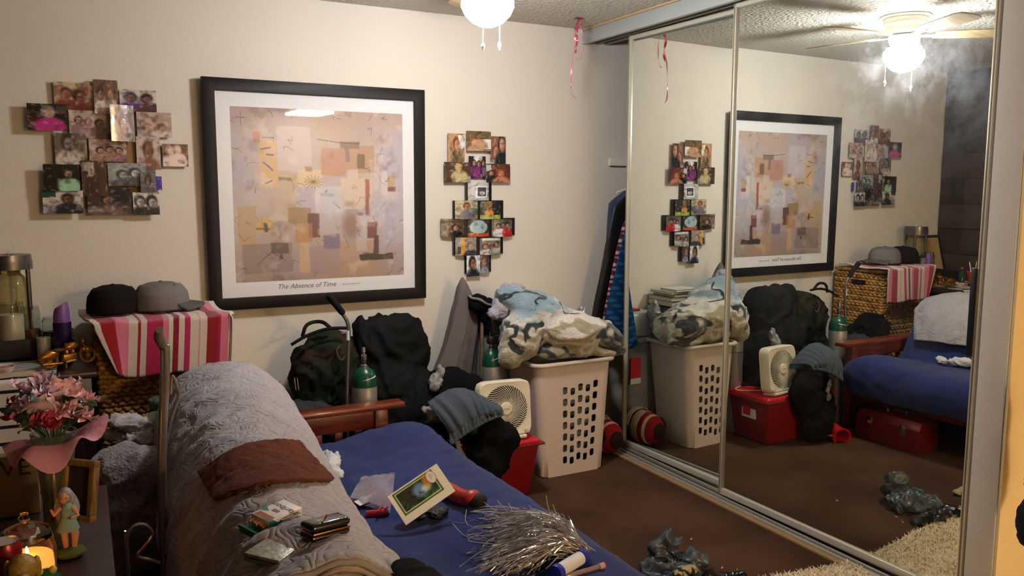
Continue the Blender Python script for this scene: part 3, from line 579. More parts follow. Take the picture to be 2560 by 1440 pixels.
def candle_jar(name, c, r, h, wax, label, group='candles in the dresser tray', fill=.8, gm_=glass):
    t = thing(name, label, 'candle', c, group)
    x, y, z = c
    MB().lathe((x, y, 0), [(0, z), (r, z), (r, z+h*.85), (r*.9, z+h*.92), (r*.92, z+h), (r*.86, z+h), (r*.84, z+h*.92), (r*.93, z+h*.84), (r*.93, z+.006), (0, z+.006)], 26).build('glass', gm_, t)
    MB().lathe((x, y, 0), [(0, z+.008), (r*.91, z+.008), (r*.91, z+h*fill), (0, z+h*fill)], 24).build('wax', wax, t)
    MB().tube([(x, y, z+h*fill), (x, y, z+h*fill+.012)], .0012, 5).build('wick', black_pl, t)
wax_c = mat('cream_wax', 'd8cbb4', .6); 
candle_jar('jar_candle', (-3.0, -.245, tz+.0), .05, .175, wax_c, 'tall cream candle in a clear jar in front of the drink dispenser', fill=.72)
candle_jar('glass_tumbler', (-2.93, -.2, tz), .033, .15, mat('tumbler_brown', '6b3f2c', .5), 'narrow brownish tumbler just right of the tall cream candle', fill=.35)
candle_jar('glass_bowl', (-2.845, -.2, tz), .05, .10, mat('bowl_dark', '4a3626', .6), 'wide glass bowl with dark contents behind the gold motorcycle', fill=.4)
candle_jar('votive_candle', (-2.885, -.345, dz+.008), .028, .11, mat('white_wax', 'd9d0c2', .6), 'small white votive candle behind the gold motorcycle', fill=.9)
pb = thing('spray_bottle', 'dark purple bottle with a lilac slanted cap beside the hamper', 'bottle', (-2.815, -.38, dz+.002))
MB().lathe((-2.815, -.38, 0), [(0, dz+.002), (.03, dz+.002), (.032, dz+.01), (.034, dz+.17), (.0, dz+.17)], 24, sy=.7).build('bottle_body', mat('deep_purple', '221237', .25), pb)
MB().sheet(lambda u, v: (-2.815+(.031*(1-.25*v**3))*math.cos(2*PI*u), -.38+.022*(1-.25*v**3)*math.sin(2*PI*u), dz+.17+v*(.07+.014*math.cos(2*PI*u))), 24, 8, 0).add([(-2.815+.0232*math.cos(2*PI*u/24), -.38+.0165*math.sin(2*PI*u/24), dz+.24+.014*math.cos(2*PI*u/24)) for u in range(24)], [tuple(range(24))]).build('cap', mat('lilac', '6d4585', .35), pb)
MB().box((-2.81, -.4045, dz+.05), (-2.79, -.402, dz+.085)).build('label', mat('label_blue', '6ba4c8', .5), pb)
ob = thing('bucket', 'small orange bucket of utensils at the wall end of the dresser, seen in the mirror', 'bucket', (-3.3, -.45, dz+.008))
MB().lathe((-3.3, -.45, 0), [(0, dz+.008), (.045, dz+.008), (.058, dz+.09), (.062, dz+.09), (.062, dz+.1), (.054, dz+.1), (.045, dz+.015), (0, dz+.015)], 24).build('bucket_body', mat('orange_pl', 'c8491e', .4), ob)
for k in range(5): MB().tube([(-3.3+.02*math.cos(k), -.45+.02*math.sin(k), dz+.02), (-3.3+.05*math.cos(k*1.3), -.45+.05*math.sin(k*1.3), dz+.17)], .003, 6).build('utensil', chrome, ob)
fr_ = thing('easel_frame', 'black picture frame leaning on the wall at the dresser\'s left end', 'picture frame', (-3.27, -.08, dz+.001))
M = frameM((-3.44, -.125, dz+.004), (1, 0, 0), (0, .25, 1)); b = MB(M)
for a, c_ in (((0, 0), (.34, .018)), ((0, .34), (.34, .36)), ((0, 0), (.018, .36)), ((.322, 0), (.34, .36))): b.box((a[0], a[1], 0), (c_[0], c_[1], .012))
b.build('frame', black_pl, fr_); MB(M).box((.01, .01, .002), (.33, .35, .006)).build('picture', mat('parchment', 'a98d5e', .7), fr_)
MB().tube([(-3.27, -.05, dz+.002), (-3.27, -.085, dz+.2)], .004, 6).build('easel_leg', black_pl, fr_)
for i, (nm, c, r, h, colr, lab) in enumerate([('glass_bottle', (-3.12, -.45), .022, .12, '2f5a3a', 'small green glass bottle at the left edge of the dresser')]):
    t = thing(nm, lab, 'bottle', (c[0], c[1], dz+.008))
    MB().lathe((c[0], c[1], dz+.008), [(0, 0), (r, 0), (r, h*.6), (r*.4, h*.8), (r*.4, h), (0, h)], 18).build('body', mat('green_gl', colr, .1, trans=.6), t); MB().lathe((c[0], c[1], dz+.008+h), [(0, 0), (r*.5, 0), (r*.5, .012), (0, .012)], 12).build('stopper', mat('red_cap', 'a8301c', .4), t)
t = thing('candy_dish', 'small round white and pink dish at the dresser\'s front left', 'dish', (-3.02, -.5, dz+.008))
MB().lathe((-3.02, -.5, dz+.008), [(0, 0), (.03, 0), (.042, .022), (.038, .022), (.028, .006), (0, .006)], 22).build('dish_body', mat('dish_w', 'cbb8ae', .4), t); MB().ball((-3.02, -.5, dz+.022), (.024, .024, .008)).build('sweets', mat('dish_pink', 'a0566a', .5), t)
t = thing('coaster_box', 'red and black tin beside the candy dish on the runner', 'tin', (-3.09, -.56, dz+.008)); MB().lathe((-3.09, -.56, dz+.008), [(0, 0), (.035, 0), (.035, .02), (0, .02)], 22).build('tin', black_pl, t); MB().lathe((-3.09, -.56, dz+.028), [(0, 0), (.034, 0), (.03, .008), (0, .01)], 22).build('tin_lid', mat('red_cap', 'a8301c', .4), t)
tag(MB(Matrix.Translation((-2.97, -.57, dz+.008)) @ Matrix.Rotation(.25, 4, 'Z')).box((-.09, -.045, 0), (.06, .04, .003)).build('envelope', mat('envelope_paper', 'b59c84', .8)), 'tan paper envelope lying on the runner at the front edge', 'envelope')

# gold motorcycle figurine
gold = mat('antique_gold', 'a06a2c', .3, .75, col2='6e4418', cscale=20)
mo = thing('motorcycle_figurine', 'gold motorcycle figurine on the dresser corner', 'figurine', (-2.79, -.50, dz+.008))
Mm = Matrix.Translation((-2.80, -.50, dz+.008)) @ Matrix.Rotation(R(24), 4, 'Z') @ Matrix.Scale(1.12, 4)
def wheel(x, r):
    o = MB(Mm).tube([(x+r*math.cos(a*PI/12), 0, r+.006+r*math.sin(a*PI/12)) for a in range(24)], .006, 8, closed=True).build('wheel', gold, mo)
    b = MB(Mm).lathe((x, 0, r+.006), [(0, -.007), (.008, -.007), (.008, .007), (0, .007)], 10, 'y')
    for k in range(8): b.tube([(x, 0, r+.006), (x+r*math.cos(k*PI/4), 0, r+.006+r*math.sin(k*PI/4))], .0012, 5)
    b.build('spokes', gold, o)
wheel(-.062, .026); wheel(.068, .026)
MB(Mm).ball((-.062, 0, .046), (.038, .012, .018), 16, (0, -12, 0)).build('rear_fender', gold, mo); MB(Mm).ball((.07, 0, .05), (.026, .008, .012), 16, (0, 15, 0)).build('front_fender', gold, mo)
MB(Mm).ball((.012, 0, .07), (.026, .012, .014), 16, (0, -10, 0)).build('fuel_tank', gold, mo); MB(Mm).ball((-.03, 0, .062), (.024, .013, .008), 14).build('saddle', mat('dark_bronze', '5a3818', .4, .6), mo)
MB(Mm).box((-.018, -.012, .018), (.028, .012, .045)).ball((-.005, 0, .048), (.009, .012, .014)).ball((.016, 0, .048), (.009, .012, .014)).build('engine', gold, mo, bevel=.003)
MB(Mm).tube([(.068, -.008, .032), (.048, -.008, .085), (.03, -.028, .095)], .0028, 6).tube([(.068, .008, .032), (.048, .008, .085), (.03, .028, .095)], .0028, 6).build('fork_and_handlebar', gold, mo)
MB(Mm).tube([(.02, -.016, .022), (-.03, -.018, .018), (-.09, -.018, .022)], [.004, .005, .006], 8).build('exhaust', gold, mo); MB(Mm).ball((.055, 0, .083), (.01, .009, .009)).build('headlamp', gold, mo)
MB(Mm).box((-.02, -.03, 0), (-.016, -.012, .03)).build('kickstand', gold, mo)

# ---------------------------------------------------------------- foreground side table and its ornaments
tbz = .672
st = thing('side_table', 'dark wooden side table crowded with ornaments at the lower left', 'table', (-3.08, -2.05, 0))
MB().box((-3.45, -2.5, tbz-.03), (-2.70, -1.62, tbz)).build('tabletop', dark_wood, st, bevel=.005)
for x in (-3.41, -2.75):
    for y in (-2.45, -1.67): MB().box((x-.022, y-.022, 0), (x+.022, y+.022, tbz-.03)).build('leg', dark_wood, st)
MB().box((-3.41, -2.45, .2), (-2.75, -1.67, .22)).build('shelf', dark_wood, st)
def on(px, py, y): return at(px, py, y=y)
# vase with flowers
vy = -1.98; vx = on(145, 1250, vy).x; vz = tbz
vs_ = thing('glass_vase', 'tall clear glass vase standing on the side table full of pink flowers', 'vase', (vx, vy, vz))
vg = mat('vase_glass', 'c9cfc4', .05, trans=.93, ior=1.25)
MB().lathe((vx, vy, vz), [(0, 0), (.038, 0), (.034, .03), (.032, .10), (.040, .20), (.050, .265), (.046, .265), (.036, .20), (.028, .10), (.029, .03), (0, .012)], 28).build('vase_body', vg, vs_)
MB().lathe((vx, vy, vz), [(0, .016), (.027, .02), (.026, .12), (.032, .19), (0, .19)], 20).build('water', mat('vase_water', '8a8f72', .05, trans=.8, ior=1.33), vs_)
tissue = mat('pink_tissue', 'd391a8', .6, alpha=.72, bump=.3, bscale=60)
def tis(u, v):
    a = 2*PI*u; r_ = .045+.046*v*(1+.35*math.sin(a*3+.5))*(1 if v < .99 else 1); return (vx+r_*math.cos(a)*1.15, vy+r_*math.sin(a), vz+.245+.02*math.sin(a*5)*v-.03*v*v+.05*v*max(0, math.cos(a-.2)))
tag(MB().sheet(tis, 60, 10, .001).build('tissue_paper', tissue, smooth=60), 'pink translucent tissue collar wrapped around the vase rim', 'tissue paper')
random.seed(11)
leaf_m = mat('leaf', '23381f', .5, col2='34502a', cscale=20); stem_m = mat('stem', '3e5a2c', .5)
pet = [mat('petal_mauve', 'cfa9bf', .6, col2='e9cfd9', cscale=40), mat('petal_pink', 'efc6c9', .6, col2='dda5ad', cscale=40), mat('petal_coral', 'c04a5c', .6, col2='a83448', cscale=30), mat('petal_rose', '9c6178', .6, col2='b77a92', cscale=30)]
FLL = ['large mauve bloom at the left of the vase bouquet', 'topmost mauve bloom of the vase bouquet', 'pale pink bloom near the top centre of the vase bouquet', 'biggest pale pink bloom at the right edge of the vase bouquet', 'pale pink bloom just above the rightmost one', 'mauve bloom in the centre of the vase bouquet', 'mauve bloom at the upper left edge of the vase bouquet', 'coral red bud at the left, below the upper left mauve bloom', 'dusky rose bloom among the coral red buds at lower left', 'coral red bud low in the centre left of the bouquet', 'lowest coral red bud, in front of the green leaves', 'leftmost coral red bud of the bouquet', 'pale pink bloom in the middle of the bouquet', 'mauve bloom facing the viewer, just left of the centre', 'mauve bloom at the upper right of the bouquet', 'mauve bloom half hidden between two left blooms']
FL = [((75, 1010), 0, 1.1, .07), ((110, 960), 0, 1.0, .05), ((160, 985), 1, 1.1, .0), ((190, 1040), 1, 1.2, -.02), ((205, 1000), 1, 1.0, .02), ((130, 1000), 0, 1.2, -.02), ((50, 975), 0, .8, .06), ((40, 1040), 2, .8, .03), ((65, 1050), 3, 1.0, -.02), ((90, 1060), 2, .75, -.06), ((122, 1058), 2, .8, -.07), ((30, 1020), 2, .7, .06), ((150, 1030), 1, .9, -.05), ((95, 1020), 0, 1.0, -.06), ((180, 975), 0, .9, .06), ((62, 1020), 0, .9, -.04)]
for i, ((px, py), k, s_, dy) in enumerate(FL):
    p = on(px, py, vy+dy)
    nm = ['mauve', 'pale pink', 'coral red', 'dusky rose'][k]
    t = thing('flower', FLL[i], 'flower', p, 'flowers in the glass vase')
    MB().tube(crom([(vx+.01*math.cos(i), vy+.01*math.sin(i), vz+.05), (vx+(p.x-vx)*.25, vy+dy*.3, vz+.24), (p.x, p.y, p.z-.01)], 5), .0022, 6).build('stem', stem_m, t)
    E0 = Euler((random.uniform(-.5, .3)+.7, random.uniform(-.5, .5), random.uniform(0, 6))).to_matrix().to_4x4(); Mf = Matrix.Translation(p) @ E0 @ Matrix.Scale(s_*1.3, 4)
    for ring, (nn, rr_, lift) in enumerate(((8, .030, .25), (8, .024, .7), (5, .014, 1.2))):
        b = MB()
        for q in range(nn):
            a = 2*PI*q/nn+ring*.4+random.uniform(-.1, .1); Mp = Mf @ Matrix.Rotation(a, 4, 'Z')
            if k == 2: lift = [.9, 1.25, 1.45][ring]
            b.M = Mp; b.sheet(lambda u, v: (rr_*u*math.cos(lift*u*.8), rr_*.45*(v-.5)*2*math.sin(PI*min(1, u*.9+.08)), rr_*u*math.sin(lift*.9)+.006*u*u*math.cos(PI*v)), 4, 4)
        b.build('petals', pet[k], t, smooth=180)
for i in range(22):
    a = random.uniform(0, 6.28); r0 = random.uniform(.02, .09); p = Vector((vx+r0*math.cos(a), vy+r0*math.sin(a), vz+random.uniform(.26, .36)))
    Ml = Matrix.Translation(p) @ Euler((random.uniform(-.6, .6), random.uniform(-.8, .2), a)).to_matrix().to_4x4(); ln = random.uniform(.03, .055)
    o = MB(Ml).sheet(lambda u, v: (ln*u, ln*.32*(v-.5)*2*math.sin(PI*u), .01*math.sin(PI*u)+.004*abs(v-.5)), 6, 4, .0004).build('leaf', leaf_m, vs_, smooth=180)
# wooden photo frame
Mf = frameM(on(150, 1296, -2.02), (.75, -.66, 0), (-.0, .25, 1)); fr2 = thing('tabletop_frame', 'small wooden photo frame standing angled beside the fairy figurine', 'picture frame', on(150, 1296, -2.02))
oak = mat('oak', '8a6838', .5, col2='5f4524', cscale=8, stretch=(8, 8, 1))
for a, c_ in (((0, 0), (.09, .014)), ((0, .126), (.09, .14)), ((0, .014), (.014, .126)), ((.076, .014), (.09, .126))): MB(Mf).box((a[0], a[1], -.012), (c_[0], c_[1], .008)).build('frame_rail', oak, fr2, bevel=.0015)
MB(Mf).box((.012, .012, -.006), (.078, .128, -.001)).build('photo', mat('dark_photo', '3a2c26', .25), fr2)
MB(Mf).box((.04, .0, -.05), (.05, .1, -.012)).build('easel', oak, fr2)
# fairy figurine
fp = on(172, 1350, -2.10); fp.z = tbz; fy_ = fp
ff = thing('fairy_figurine', 'small painted winged fairy figurine standing in front of the wooden photo frame', 'figurine', fp)
def fpt(x, y, z): return (fy_.x+x, fy_.y+y, fy_.z+z)
MB().ball(fpt(0, 0, .012), (.035, .028, .014)).build('mossy_base', mat('moss', '4f5a2a', .9, bump=.6, bscale=120), ff)
sk = mat('figurine_skin', 'b98258', .5)
MB().tube([fpt(-.006, 0, .018), fpt(-.008, 0, .06), fpt(-.004, 0, .085)], [.005, .008, .01], 10).tube([fpt(.01, -.004, .018), fpt(.014, -.006, .055), fpt(.006, 0, .085)], [.005, .008, .01], 10).build('legs', sk, ff)
MB().lathe(fpt(0, 0, 0), [(.0, .065), (.024, .066), (.02, .08), (.012, .1), (.014, .118), (.008, .128), (0, .13)], 16).build('dress', mat('fairy_green', '6f8a76', .5, bump=.4, bscale=90), ff)
MB().tube([fpt(-.012, -.004, .12), fpt(-.026, -.012, .108), fpt(-.03, -.022, .124)], [.005, .004, .003], 8).tube([fpt(.012, -.004, .12), fpt(.022, -.014, .1), fpt(.008, -.026, .1)], [.005, .004, .003], 8).build('arms', sk, ff)
hd_ = MB().ball(fpt(-.004, -.004, .143), (.0115, .0125, .0145), 14).ball(fpt(-.006, -.017, .141), (.002, .003, .002), 8).build('head', sk, ff)
for sx in (-.005, .005): MB().ball(fpt(-.005+sx, -.0155, .145), .0015, 8).build('eye', black_pl, hd_)
MB().ball(fpt(-.002, .003, .148), (.016, .015, .016), 14).ball(fpt(.008, .008, .135), (.01, .008, .016)).build('hair', mat('fairy_hair', '8d8894', .5, bump=.5, bscale=100), ff)
for sx in (-1, 1): MB().sheet(lambda u, v: fpt(sx*(.004+.022*u*math.sin(PI*(.15+.8*v))), .014+.01*u, .055+.085*v+.015*u), 6, 10, .0012).build('wing', mat('fairy_wing', 'a9b2bd', .35, alpha=.85), ff)
# candle jar lit
cy = -2.2; c1 = on(62, 1310, cy); jx = c1.x; 
cj = thing('lit_jar_candle', 'lit orange glowing candle in a round lidded glass jar at the lower left', 'candle', (jx, cy, tbz))
MB().lathe((jx, cy, tbz), [(0, 0), (.042, 0), (.054, .02), (.056, .07), (.05, .1), (.047, .1), (.052, .07), (.05, .02), (.0, .006)], 30).build('jar', glass, cj)
lid_ = MB().lathe((jx, cy, tbz+.1), [(.05, 0), (.045, .018), (.02, .03), (.006, .034), (.012, .044), (.008, .054), (0, .055)], 30).build('jar_lid', glass, cj)
MB().lathe((jx, cy, tbz+.008), [(0, 0), (.046, .004), (.049, .03), (.049, .05), (0, .052)], 26).build('wax', mat('glow_wax', 'ff8a3c', .5, emit=.9), cj)
MB().lathe((jx, cy, tbz+.06), [(0, 0), (.003, .004), (.0035, .01), (.001, .02), (0, .022)], 10).build('flame', mat('flame', 'ffb050', .5, emit=40), cj)
MB().sheet(lambda u, v: (jx+.0565*math.sin((u-.5)*1.1-.3), cy-.0565*math.cos((u-.5)*1.1-.3), tbz+.02+.035*v), 10, 1, .0006).build('paper_label', mat('candle_label', '4b3230', .7), cj)
# red can, green frog, yellow lion, love block
cx_ = on(8, 1330, -2.25).x
cn = thing('drink_can', 'red drink can at the very left edge beside the lit candle', 'can', (cx_, -2.25, tbz))
MB().lathe((cx_, -2.25, tbz), [(0, .003), (.024, 0), (.031, .01), (.031, .105), (.026, .118), (.0, .116)], 28).build('can_body', mat('can_red', '7d1418', .3, .4), cn); MB().lathe((cx_, -2.25, tbz+.117), [(0, 0), (.026, 0), (.0265, .003), (0, .002)], 24).build('can_rim', chrome, cn)
lo = thing('love_block', 'tan wooden block sign reading LOVE on the side table', 'sign', (on(20, 1240, -1.75).x, -1.75, tbz))
bx_ = on(50, 1240, -1.75); wood_t = mat('tan_block', '6a5636', .7, bump=.3, bscale=50)
MB().box((bx_.x-.16, -1.77, tbz), (bx_.x+.045, -1.735, tbz+.16)).build('block_body', wood_t, lo, bevel=.003)
text('lettering', 'LOVE', .062, frameM((bx_.x-.045, -1.7705, tbz+.125), (1, 0, 0), (0, 0, 1)), mat('engraved', '3a2c1a', .8), lo)
gp = on(115, 1400, -2.3); gp.z = tbz
fg = thing('frog_figurine', 'shiny green frog figurine beside the yellow ornament', 'figurine', gp); gg = mat('frog_green', '1f5a24', .18, col2='123a18', cscale=25)
MB().ball((gp.x, gp.y, tbz+.03), (.03, .034, .03)).ball((gp.x, gp.y-.018, tbz+.055), (.022, .022, .018)).ball((gp.x-.025, gp.y-.01, tbz+.014), (.014, .026, .014)).ball((gp.x+.025, gp.y-.01, tbz+.014), (.014, .026, .014)).build('body', gg, fg, smooth=180)
for sx in (-1, 1): MB().ball((gp.x+sx*.012, gp.y-.026, tbz+.072), .008).build('eye', mat('frog_eye', 'b9a642', .2), fg)
yp = on(45, 1440, -2.33); yp.z = tbz; ye = mat('ochre_glaze', '8a6a1e', .5, bump=.5, bscale=60)
yf = thing('dog_figurine', 'ochre yellow seated dog figurine at the lower left corner of the table', 'figurine', yp)
MB().ball((yp.x, yp.y, tbz+.04), (.035, .045, .05)).ball((yp.x+.01, yp.y-.03, tbz+.1), (.028, .03, .028)).ball((yp.x+.012, yp.y-.06, tbz+.09), (.013, .02, .012)).ball((yp.x-.02, yp.y-.03, tbz+.02), (.013, .03, .02)).ball((yp.x+.025, yp.y-.03, tbz+.02), (.013, .03, .02)).build('body', ye, yf, smooth=180)
for sx in (-1, 1): MB().ball((yp.x+.01+sx*.025, yp.y-.022, tbz+.095), (.008, .012, .024), 10).build('ear', ye, yf); 
MB().ball((yp.x+.013, yp.y-.078, tbz+.094), .005, 8).build('nose', black_pl, yf)

# fleece pillow, cloths, chrome rail between table and futon
fleece = mat('fuzzy_grey', '857b77', .98, bump=1, bscale=120, col2='9a908c', cscale=60, sheen=.4)
tag(heap('throw_pillow', [((-2.635, -1.22, .42), (.165, .12, .22), (0, 0, 8)), ((-2.62, -1.22, .56), (.15, .11, .11))], fleece, fold=.012, fs=6, seed=4, fine=.004), 'fuzzy dark grey pillow standing between the side table and the futon', 'pillow')
tag(heap('storage_tub', [((-2.62, -1.25, .12), (.18, .17, .13))], mat('dark_tub', '171314', .8), fold=.002, smooth_it=2, zmin=0.0), 'dark bundle on the floor under the grey pillow', 'bundle')
cl_w = mat('dingy_white', 'bab2ae', .95, bump=.3, bscale=200)
tag(heap('crumpled_cloth', [((-2.60, -.9, .655), (.09, .07, .028), (0, 10, 0)), ((-2.52, -.88, .64), (.07, .05, .03)), ((-2.56, -.92, .60), (.10, .07, .03)), ((-2.66, -.9, .615), (.05, .03, .015))], cl_w, vox=.007, fold=.012, fs=14, seed=8, st=(1, 2, 2)), 'crumpled dingy white cloths on the dark heap below the wicker hamper', 'cloth')
tag(heap('clothes_heap', [((-2.56, -.82, .28), (.16, .2, .32)), ((-2.5, -.72, .5), (.1, .1, .1))], mat('near_black_cloth', '14110f', .95), fold=.02, fs=6, seed=9, zmin=0.0), 'near black heap of clothes in the gap below the crumpled white cloths', 'clothes')
tag(heap('green_cloth', [((-2.49, -.78, .68), (.05, .06, .03))], mat('sage_cloth', '4f5a45', .95), vox=.008, fold=.01, fs=14, seed=2), 'small sage green cloth tucked behind the chrome rail', 'cloth')
ra = thing('bed_rail', 'thick chrome upright rail with a grey rubber grip beside the quilt', 'rail', (-2.6, -1.9, 0))
p0 = on(392, 812, -1.95); p1 = on(405, 1250, -1.9); steel = mat('worn_chrome', 'a39c98', .25, .75, bump=.1, bscale=20)
MB().tube(crom([(p0.x+.003, p0.y-.04, p0.z-.035), (p0.x+.012, p0.y, p0.z-.055), (p0.x+.016, p0.y+.01, p0.z-.10), (p1.x, p1.y, p1.z), (p1.x, p1.y, .02)], 6), .0118, 14).build('tube', steel, ra)
MB().tube([(p0.x-.001, p0.y-.085, p0.z+.0), (p0.x+.0, p0.y-.06, p0.z-.02), (p0.x+.008, p0.y-.02, p0.z-.045)], [.009, .0135, .0125], 14).build('grip', mat('rubber_grey', '7d7571', .8), ra)
a_ = [on(*q, -1.75) for q in ((425, 985), (430, 942), (438, 955), (447, 985), (440, 1012), (425, 1060), (410, 1150))]
MB().tube(crom([tuple(q) for q in a_], 6), .005, 8).build('bent_rod', steel, ra)
MB().tube([(p1.x, p1.y, .02), (p1.x-.05, p1.y-.25, .02)], .0145, 12).build('foot', steel, ra)
a_ = [on(*q, -2.1) for q in ((318, 1390), (318, 1345), (335, 1315), (362, 1312), (380, 1330), (375, 1350), (345, 1385), (352, 1395), (378, 1400), (400, 1408))]
wr = thing('wire_stand', 'bent chrome wire stand in the dark gap left of the futon', 'wire stand', (a_[0].x, -2.1, 0)); a_ = [(a_[0].x, -2.1, .0)]+[tuple(q) for q in a_]
MB().tube(crom(a_, 5), .004, 8).build('wire', steel, wr)
tag(MB(frameM((-2.50, -2.26, .35), (.9, .1, .35), (0, .35, .6))).sheet(lambda u, v: (.16*(u-.5), .22*(v-.5), .012*math.sin(u*5)), 12, 8, .002, lambda u, v: '5b5a55' if u+v < 1.05 else '2f5a2a').build('paper_bag', cloth_col), 'grey and green folded paper bag slipped down beside the quilt', 'bag')

# ================================================================ FUTON
cherry = mat('cherry_wood', '7a3316', .32, col2='5c220e', cscale=3, stretch=(2, 14, 14), coat=.3)
ft = thing('futon', 'cherry wood futon frame with a slatted arm at the back wall end', 'futon', (-1.9, -1.8, 0))
arm = MB().box((-2.38, -.745, .532), (-1.472, -.655, .556)).build('arm_rest', cherry, ft, bevel=.006)
MB().box((-2.35, -.715, .447), (-1.555, -.69, .531)).build('arm_rail', cherry, ft, bevel=.003)
MB().box((-2.35, -.715, .13), (-1.555, -.69, .2)).build('arm_rail', cherry, ft, bevel=.003)
for x in (-2.36, -1.61): MB().box((x, -.73, 0), (x+.06, -.675, .531)).build('leg', cherry, ft, bevel=.004)
for k in range(7): MB().box((-2.24+k*.09, -.712, .2), (-2.205+k*.09, -.696, .447)).build('slat', cherry, ft, bevel=.002)
MB().box((-1.63, -2.86, .19), (-1.60, -.75, .27)).build('front_rail', cherry, ft, bevel=.003); MB().box((-2.38, -2.86, .19), (-2.35, -.75, .27)).build('rear_rail', cherry, ft, bevel=.003)
for y in (-1.2, -1.8, -2.4): MB().box((-2.35, y-.03, .22), (-1.56, y+.03, .25)).build('cross_slat', cherry, ft)
for x in (-2.36, -1.61): MB().box((x, -2.92, 0), (x+.06, -2.865, .5)).build('leg', cherry, ft, bevel=.004)
PROF = [(-1.47, .262), (-1.408, .30), (-1.395, .39), (-1.44, .462), (-1.56, .475), (-1.72, .462), (-1.87, .445), (-1.97, .45), (-2.02, .52), (-2.055, .62), (-2.10, .71), (-2.17, .775), (-2.26, .80), (-2.36, .775), (-2.435, .70), (-2.475, .59), (-2.475, .46), (-2.41, .36), (-2.25, .29), (-2.0, .272), (-1.7, .272)]
def spine(x, z): return (max(-2.0, min(-1.5, x)), .37) if (x > -1.96 or z < .33) else (-2.02-.22*max(0, min(1, (z-.37)/.36)), .37+max(0, min(1, (z-.37)/.36))*.33)
PC = crom([(x, 0, z) for x, z in PROF], 6, True)
def mattress_pt(i, y, off=0.0):
    "i index on the closed profile, y along the futon"
    p = PC[i % len(PC)]; a, b = PC[(i-1) % len(PC)], PC[(i+1) % len(PC)]; t = (b-a).normalized(); n = Vector((t.z, 0, -t.x))
    x, z = p.x, p.z; sx, sz = spine(x, z); k = 1; d0 = -.742-y; d1 = y+2.95
    for d in (d0, d1):
        if d < .13: k = min(k, math.sqrt(max(0, 1-(1-max(0, d)/.13)**2)))
    k = .25+.75*k if k < 1 else 1
    x = sx+(x-sx)*k; z = sz+(z-sz)*k
    back = max(0, min(1, (-x-1.93)/.1)); x -= (.115 if x > -2.3 else .115-.06*min(1, (-2.3-x)/.15))*back*max(0, min(1, (-y-.9)/1.4))
    # the seat swells near the arm and sags in the middle
    if x > -1.98 and z > .4: z += .035*math.exp(-((y+.93)/.16)**2)*math.exp(-((x+1.55)/.22)**2)-.012*math.sin(-y*2.2)
    w_ = .004*ridge((x, y, z), 7, 2, (1, .6, 1))+.003*ridge((x, y, z), 15, 6)
    if y > -1.25 and x > -1.9: w_ += .006*ridge((x, y, z), 9, 7)
    return Vector((x-n.x*0, y, z))+(Vector((-n.x, 0, -n.z))*-1)*(off+w_)*1.0
L_ = len(PC); b = MB(); ys = [-.742-.13*(1-math.cos(i/10*PI/2)) for i in range(10)]+[-.872-i*(1.948/110) for i in range(111)]+[-2.82-.13*math.sin(i/8*PI/2) for i in range(1, 9)]
sgn = 1
# find outward direction once
pt0 = mattress_pt(30, -2.0, 0); pt1 = mattress_pt(30, -2.0, .05)
if (pt1-Vector((-1.9, -2, .4))).length < (pt0-Vector((-1.9, -2, .4))).length: sgn = -1
for y in ys: b.v += [mattress_pt(i, y) for i in range(L_)]
n = len(ys); b.f = [(j*L_+i, j*L_+(i+1) % L_, (j+1)*L_+(i+1) % L_, (j+1)*L_+i) for j in range(n-1) for i in range(L_)]+[tuple(range(L_-1, -1, -1)), tuple(range((n-1)*L_, n*L_))]; b.c = [None]*len(b.f)
navy = mat('navy_cotton', '232f5e', .9, bump=.25, bscale=25, col2='1f2a55', cscale=5, sheen=.1)
tag(b.build('futon_mattress', navy, recalc=True, smooth=180), 'navy blue covered futon mattress folded into a seat and backrest', 'mattress')
# quilt: follows the backrest from low on the front, over the crest, down the back
i0 = next(i for i, p in enumerate(PC) if p.x < -2.03 and p.z > .54); i1 = next(i for i, p in enumerate(PC) if i > i0 and p.x < -2.4 and p.z < .47)
def quilt(off, y0, y1, a0=0.0, seed=0):
    def f(u, v):
        y = y0+(y1-y0)*v; s_ = i0-6*a0+(i1-i0+6*a0)*u
        if u < .25: y -= (.25-u)*.35*(1-v)          # the far front corner is pulled towards the viewer
        k = int(s_); t = s_-k; yy = min(y, -.80)
        p = mattress_pt(k, yy, sgn*off)*(1-t)+mattress_pt(k+1, yy, sgn*off)*t
        p.y = y
        ctr = Vector((-2.2, y, .5)); d = (p-ctr).normalized()
        wob = .016*ridge(p, 3.2, 20+seed, (1, 1.6, 1), .5)+.006*ridge(p, 9, 23, (1, 1, 1), .6)+.0028*ridge(p, 38, 25, (1, 1, 1), 1.2)
        wob += .03*math.exp(-((y+1.0+.5*(p.x+2.2))/.07)**2)*max(0, u-.3)
        p += d*(wob+.004)
        if v < .12: p.z -= .03*(1-v/.12)**2*(1 if u > .2 else .4)
        if u > .86: p.x -= .018*math.sin(y*14)*(u-.86)/.14
        return p
    return f
quilt_m = mat('grey_quilt', 'a0999a', .92, sheen=.1)
nt = quilt_m.node_tree; vo = nt.nodes.new('ShaderNodeTexVoronoi'); vo.inputs['Scale'].default_value = 13; nn = nt.nodes.new('ShaderNodeTexNoise'); nn.inputs['Scale'].default_value = 11
tc = nt.nodes.new('ShaderNodeTexCoord'); mxv = nt.nodes.new('ShaderNodeMixRGB'); mxv.inputs[0].default_value = .13; ma = nt.nodes.new('ShaderNodeMath'); ma.operation = 'MULTIPLY'; ma.inputs[1].default_value = 17; si = nt.nodes.new('ShaderNodeMath'); si.operation = 'SINE'; ab = nt.nodes.new('ShaderNodeMath'); ab.operation = 'ABSOLUTE'; pw = nt.nodes.new('ShaderNodeMath'); pw.operation = 'POWER'; pw.inputs[1].default_value = .45
